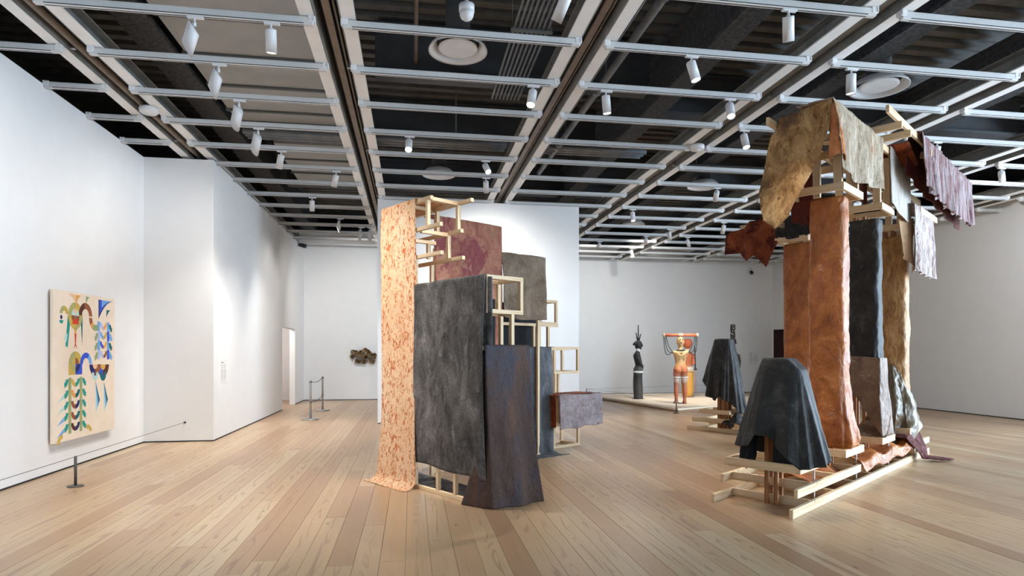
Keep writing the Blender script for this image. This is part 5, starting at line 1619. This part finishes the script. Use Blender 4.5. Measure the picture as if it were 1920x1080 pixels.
remesh(mb.build('body', 'clay_black', f1, True), .012, 2)
for x, z in ((0, 2.42), (-.075, 2.17), (.08, 2.13)):
    MB().tube([(x * .3, 0, 1.90), (x, 0, z)], [.022, .016], 8).build('hair_spike', 'rope_black', f1, True)
MB().lathe([(.066, 1.55), (.072, 1.60), (.066, 1.645)], 20, (-.012, 0), cap=False).build('collar', 'white_glaze', f1, True)
MB().lathe([(.162, .85), (.172, .87), (.170, .905), (.160, .915)], 28, cap=False).build('waist_band', 'white_glaze', f1, True)
pts = [(.04 + .08 * math.sin(PI * i / 10), -.12 + .24 * i / 10, 1.52 - .42 * math.sin(PI * i / 10)) for i in range(11)]
MB().tube(pts, .013, 6).build('necklace', 'twine', f1, True)
MB().lathe([(.21, 0), (.21, .006)], 28).build('base_plate', 'dark_steel', f1)

# orange figure behind on a yellow cone
f3 = empty('orange_figure_sculpture', (9.35, 20.3, PZ), -YAW, 'orange ceramic figure on a yellow tapering base behind the standing one', 'sculpture')
mb = MB()
mb.loft([(0, 0, 0, .15, .15), (0, 0, .15, .20, .19), (0, 0, .5, .215, .20), (0, 0, .86, .20, .19), (0, 0, .93, .185, .17), (0, 0, 1.05, .16, .13), (0, 0, 1.2, .15, .12), (0, 0, 1.38, .19, .13), (0, 0, 1.5, .18, .12), (0, 0, 1.57, .09, .08), (0, 0, 1.72, .06, .06)])
for s in (-1, 1):
    mb.tube([(s * .19, 0, 1.47), (s * .22, 0, 1.3), (s * .20, -.06, 1.1)], [.055, .05, .04], 10)
head(mb, 0, 0, 1.68, .31, -.6, -.8)
remesh(mb.build('body', 'clay_orange', f3, True), .014, 2)
MB().lathe([(.21, .88), (.225, .90), (.205, .97), (.175, 1.02)], 28, cap=False).build('waist_ruff', 'twine', f3, True)
MB().lathe([(.075, 1.56), (.10, 1.58), (.075, 1.64)], 20, cap=False).build('collar', 'twine', f3, True)
for x in (.23, .25):
    MB().tube([(x, -.02, 1.75), (x + .01, -.05, 1.3), (x + .015, -.05, .95)], .012, 8).build('hair_rope', 'rope_black', f3, True)
MB().tube([(.26, -.08, .95), (.265, -.08, .15)], .010, 8).build('tassel', 'terracotta', f3, True)
MB().tube([(.18, -.08, .93), (.30, -.08, .95)], .03, 10).build('belt_knot', 'rope_black', f3, True)
MB().lathe([(.22, 0), (.22, .006)], 28).build('base_plate', 'dark_steel', f3)

# dark tall figure mostly hidden behind the farther stump drape
f4 = empty('dark_figure_sculpture', (10.75, 19.8, PZ), -YAW, 'tall dark beaded figure with cylindrical headdress behind the farther stump', 'sculpture')
mb = MB()
mb.loft([(0, 0, 0, .15, .15), (0, 0, .5, .16, .15), (0, 0, .95, .16, .15), (0, 0, 1.1, .13, .11), (0, 0, 1.3, .17, .12), (0, 0, 1.48, .17, .11), (0, 0, 1.56, .08, .08), (0, 0, 1.74, .065, .065)])
head(mb, 0, 0, 1.70, .33, 0, -1)
mb.loft([(0, 0, 1.95, .08, .08), (0, 0, 2.1, .085, .085), (0, 0, 2.2, .075, .075), (0, 0, 2.3, .085, .085), (0, 0, 2.47, .078, .078)])
for s in (-1, 1):
    mb.tube([(s * .18, 0, 1.45), (s * .22, -.02, 1.25), (s * .20, -.06, 1.0)], [.055, .05, .04], 10)
b4 = remesh(mb.build('body', 'clay_dark', f4, True), .014, 2)
rnd = random.Random(11)
bead = MB().lathe([(.001, -.016), (.012, -.009), (.016, 0), (.012, .009), (.001, .016)], 10).mesh('bead', 'twine', True)
for i in range(46):
    z = rnd.uniform(1.1, 2.45); a = rnd.uniform(PI, 2 * PI)
    r_ = .085 if z > 2.0 else (.115 if z > 1.72 else (.07 if z > 1.58 else .16))
    link('bead', bead, f4, (math.cos(a) * r_, math.sin(a) * r_ * (.75 if z < 1.56 else 1), z))
MB().lathe([(.22, 0), (.22, .006)], 28).build('base_plate', 'dark_steel', f4)
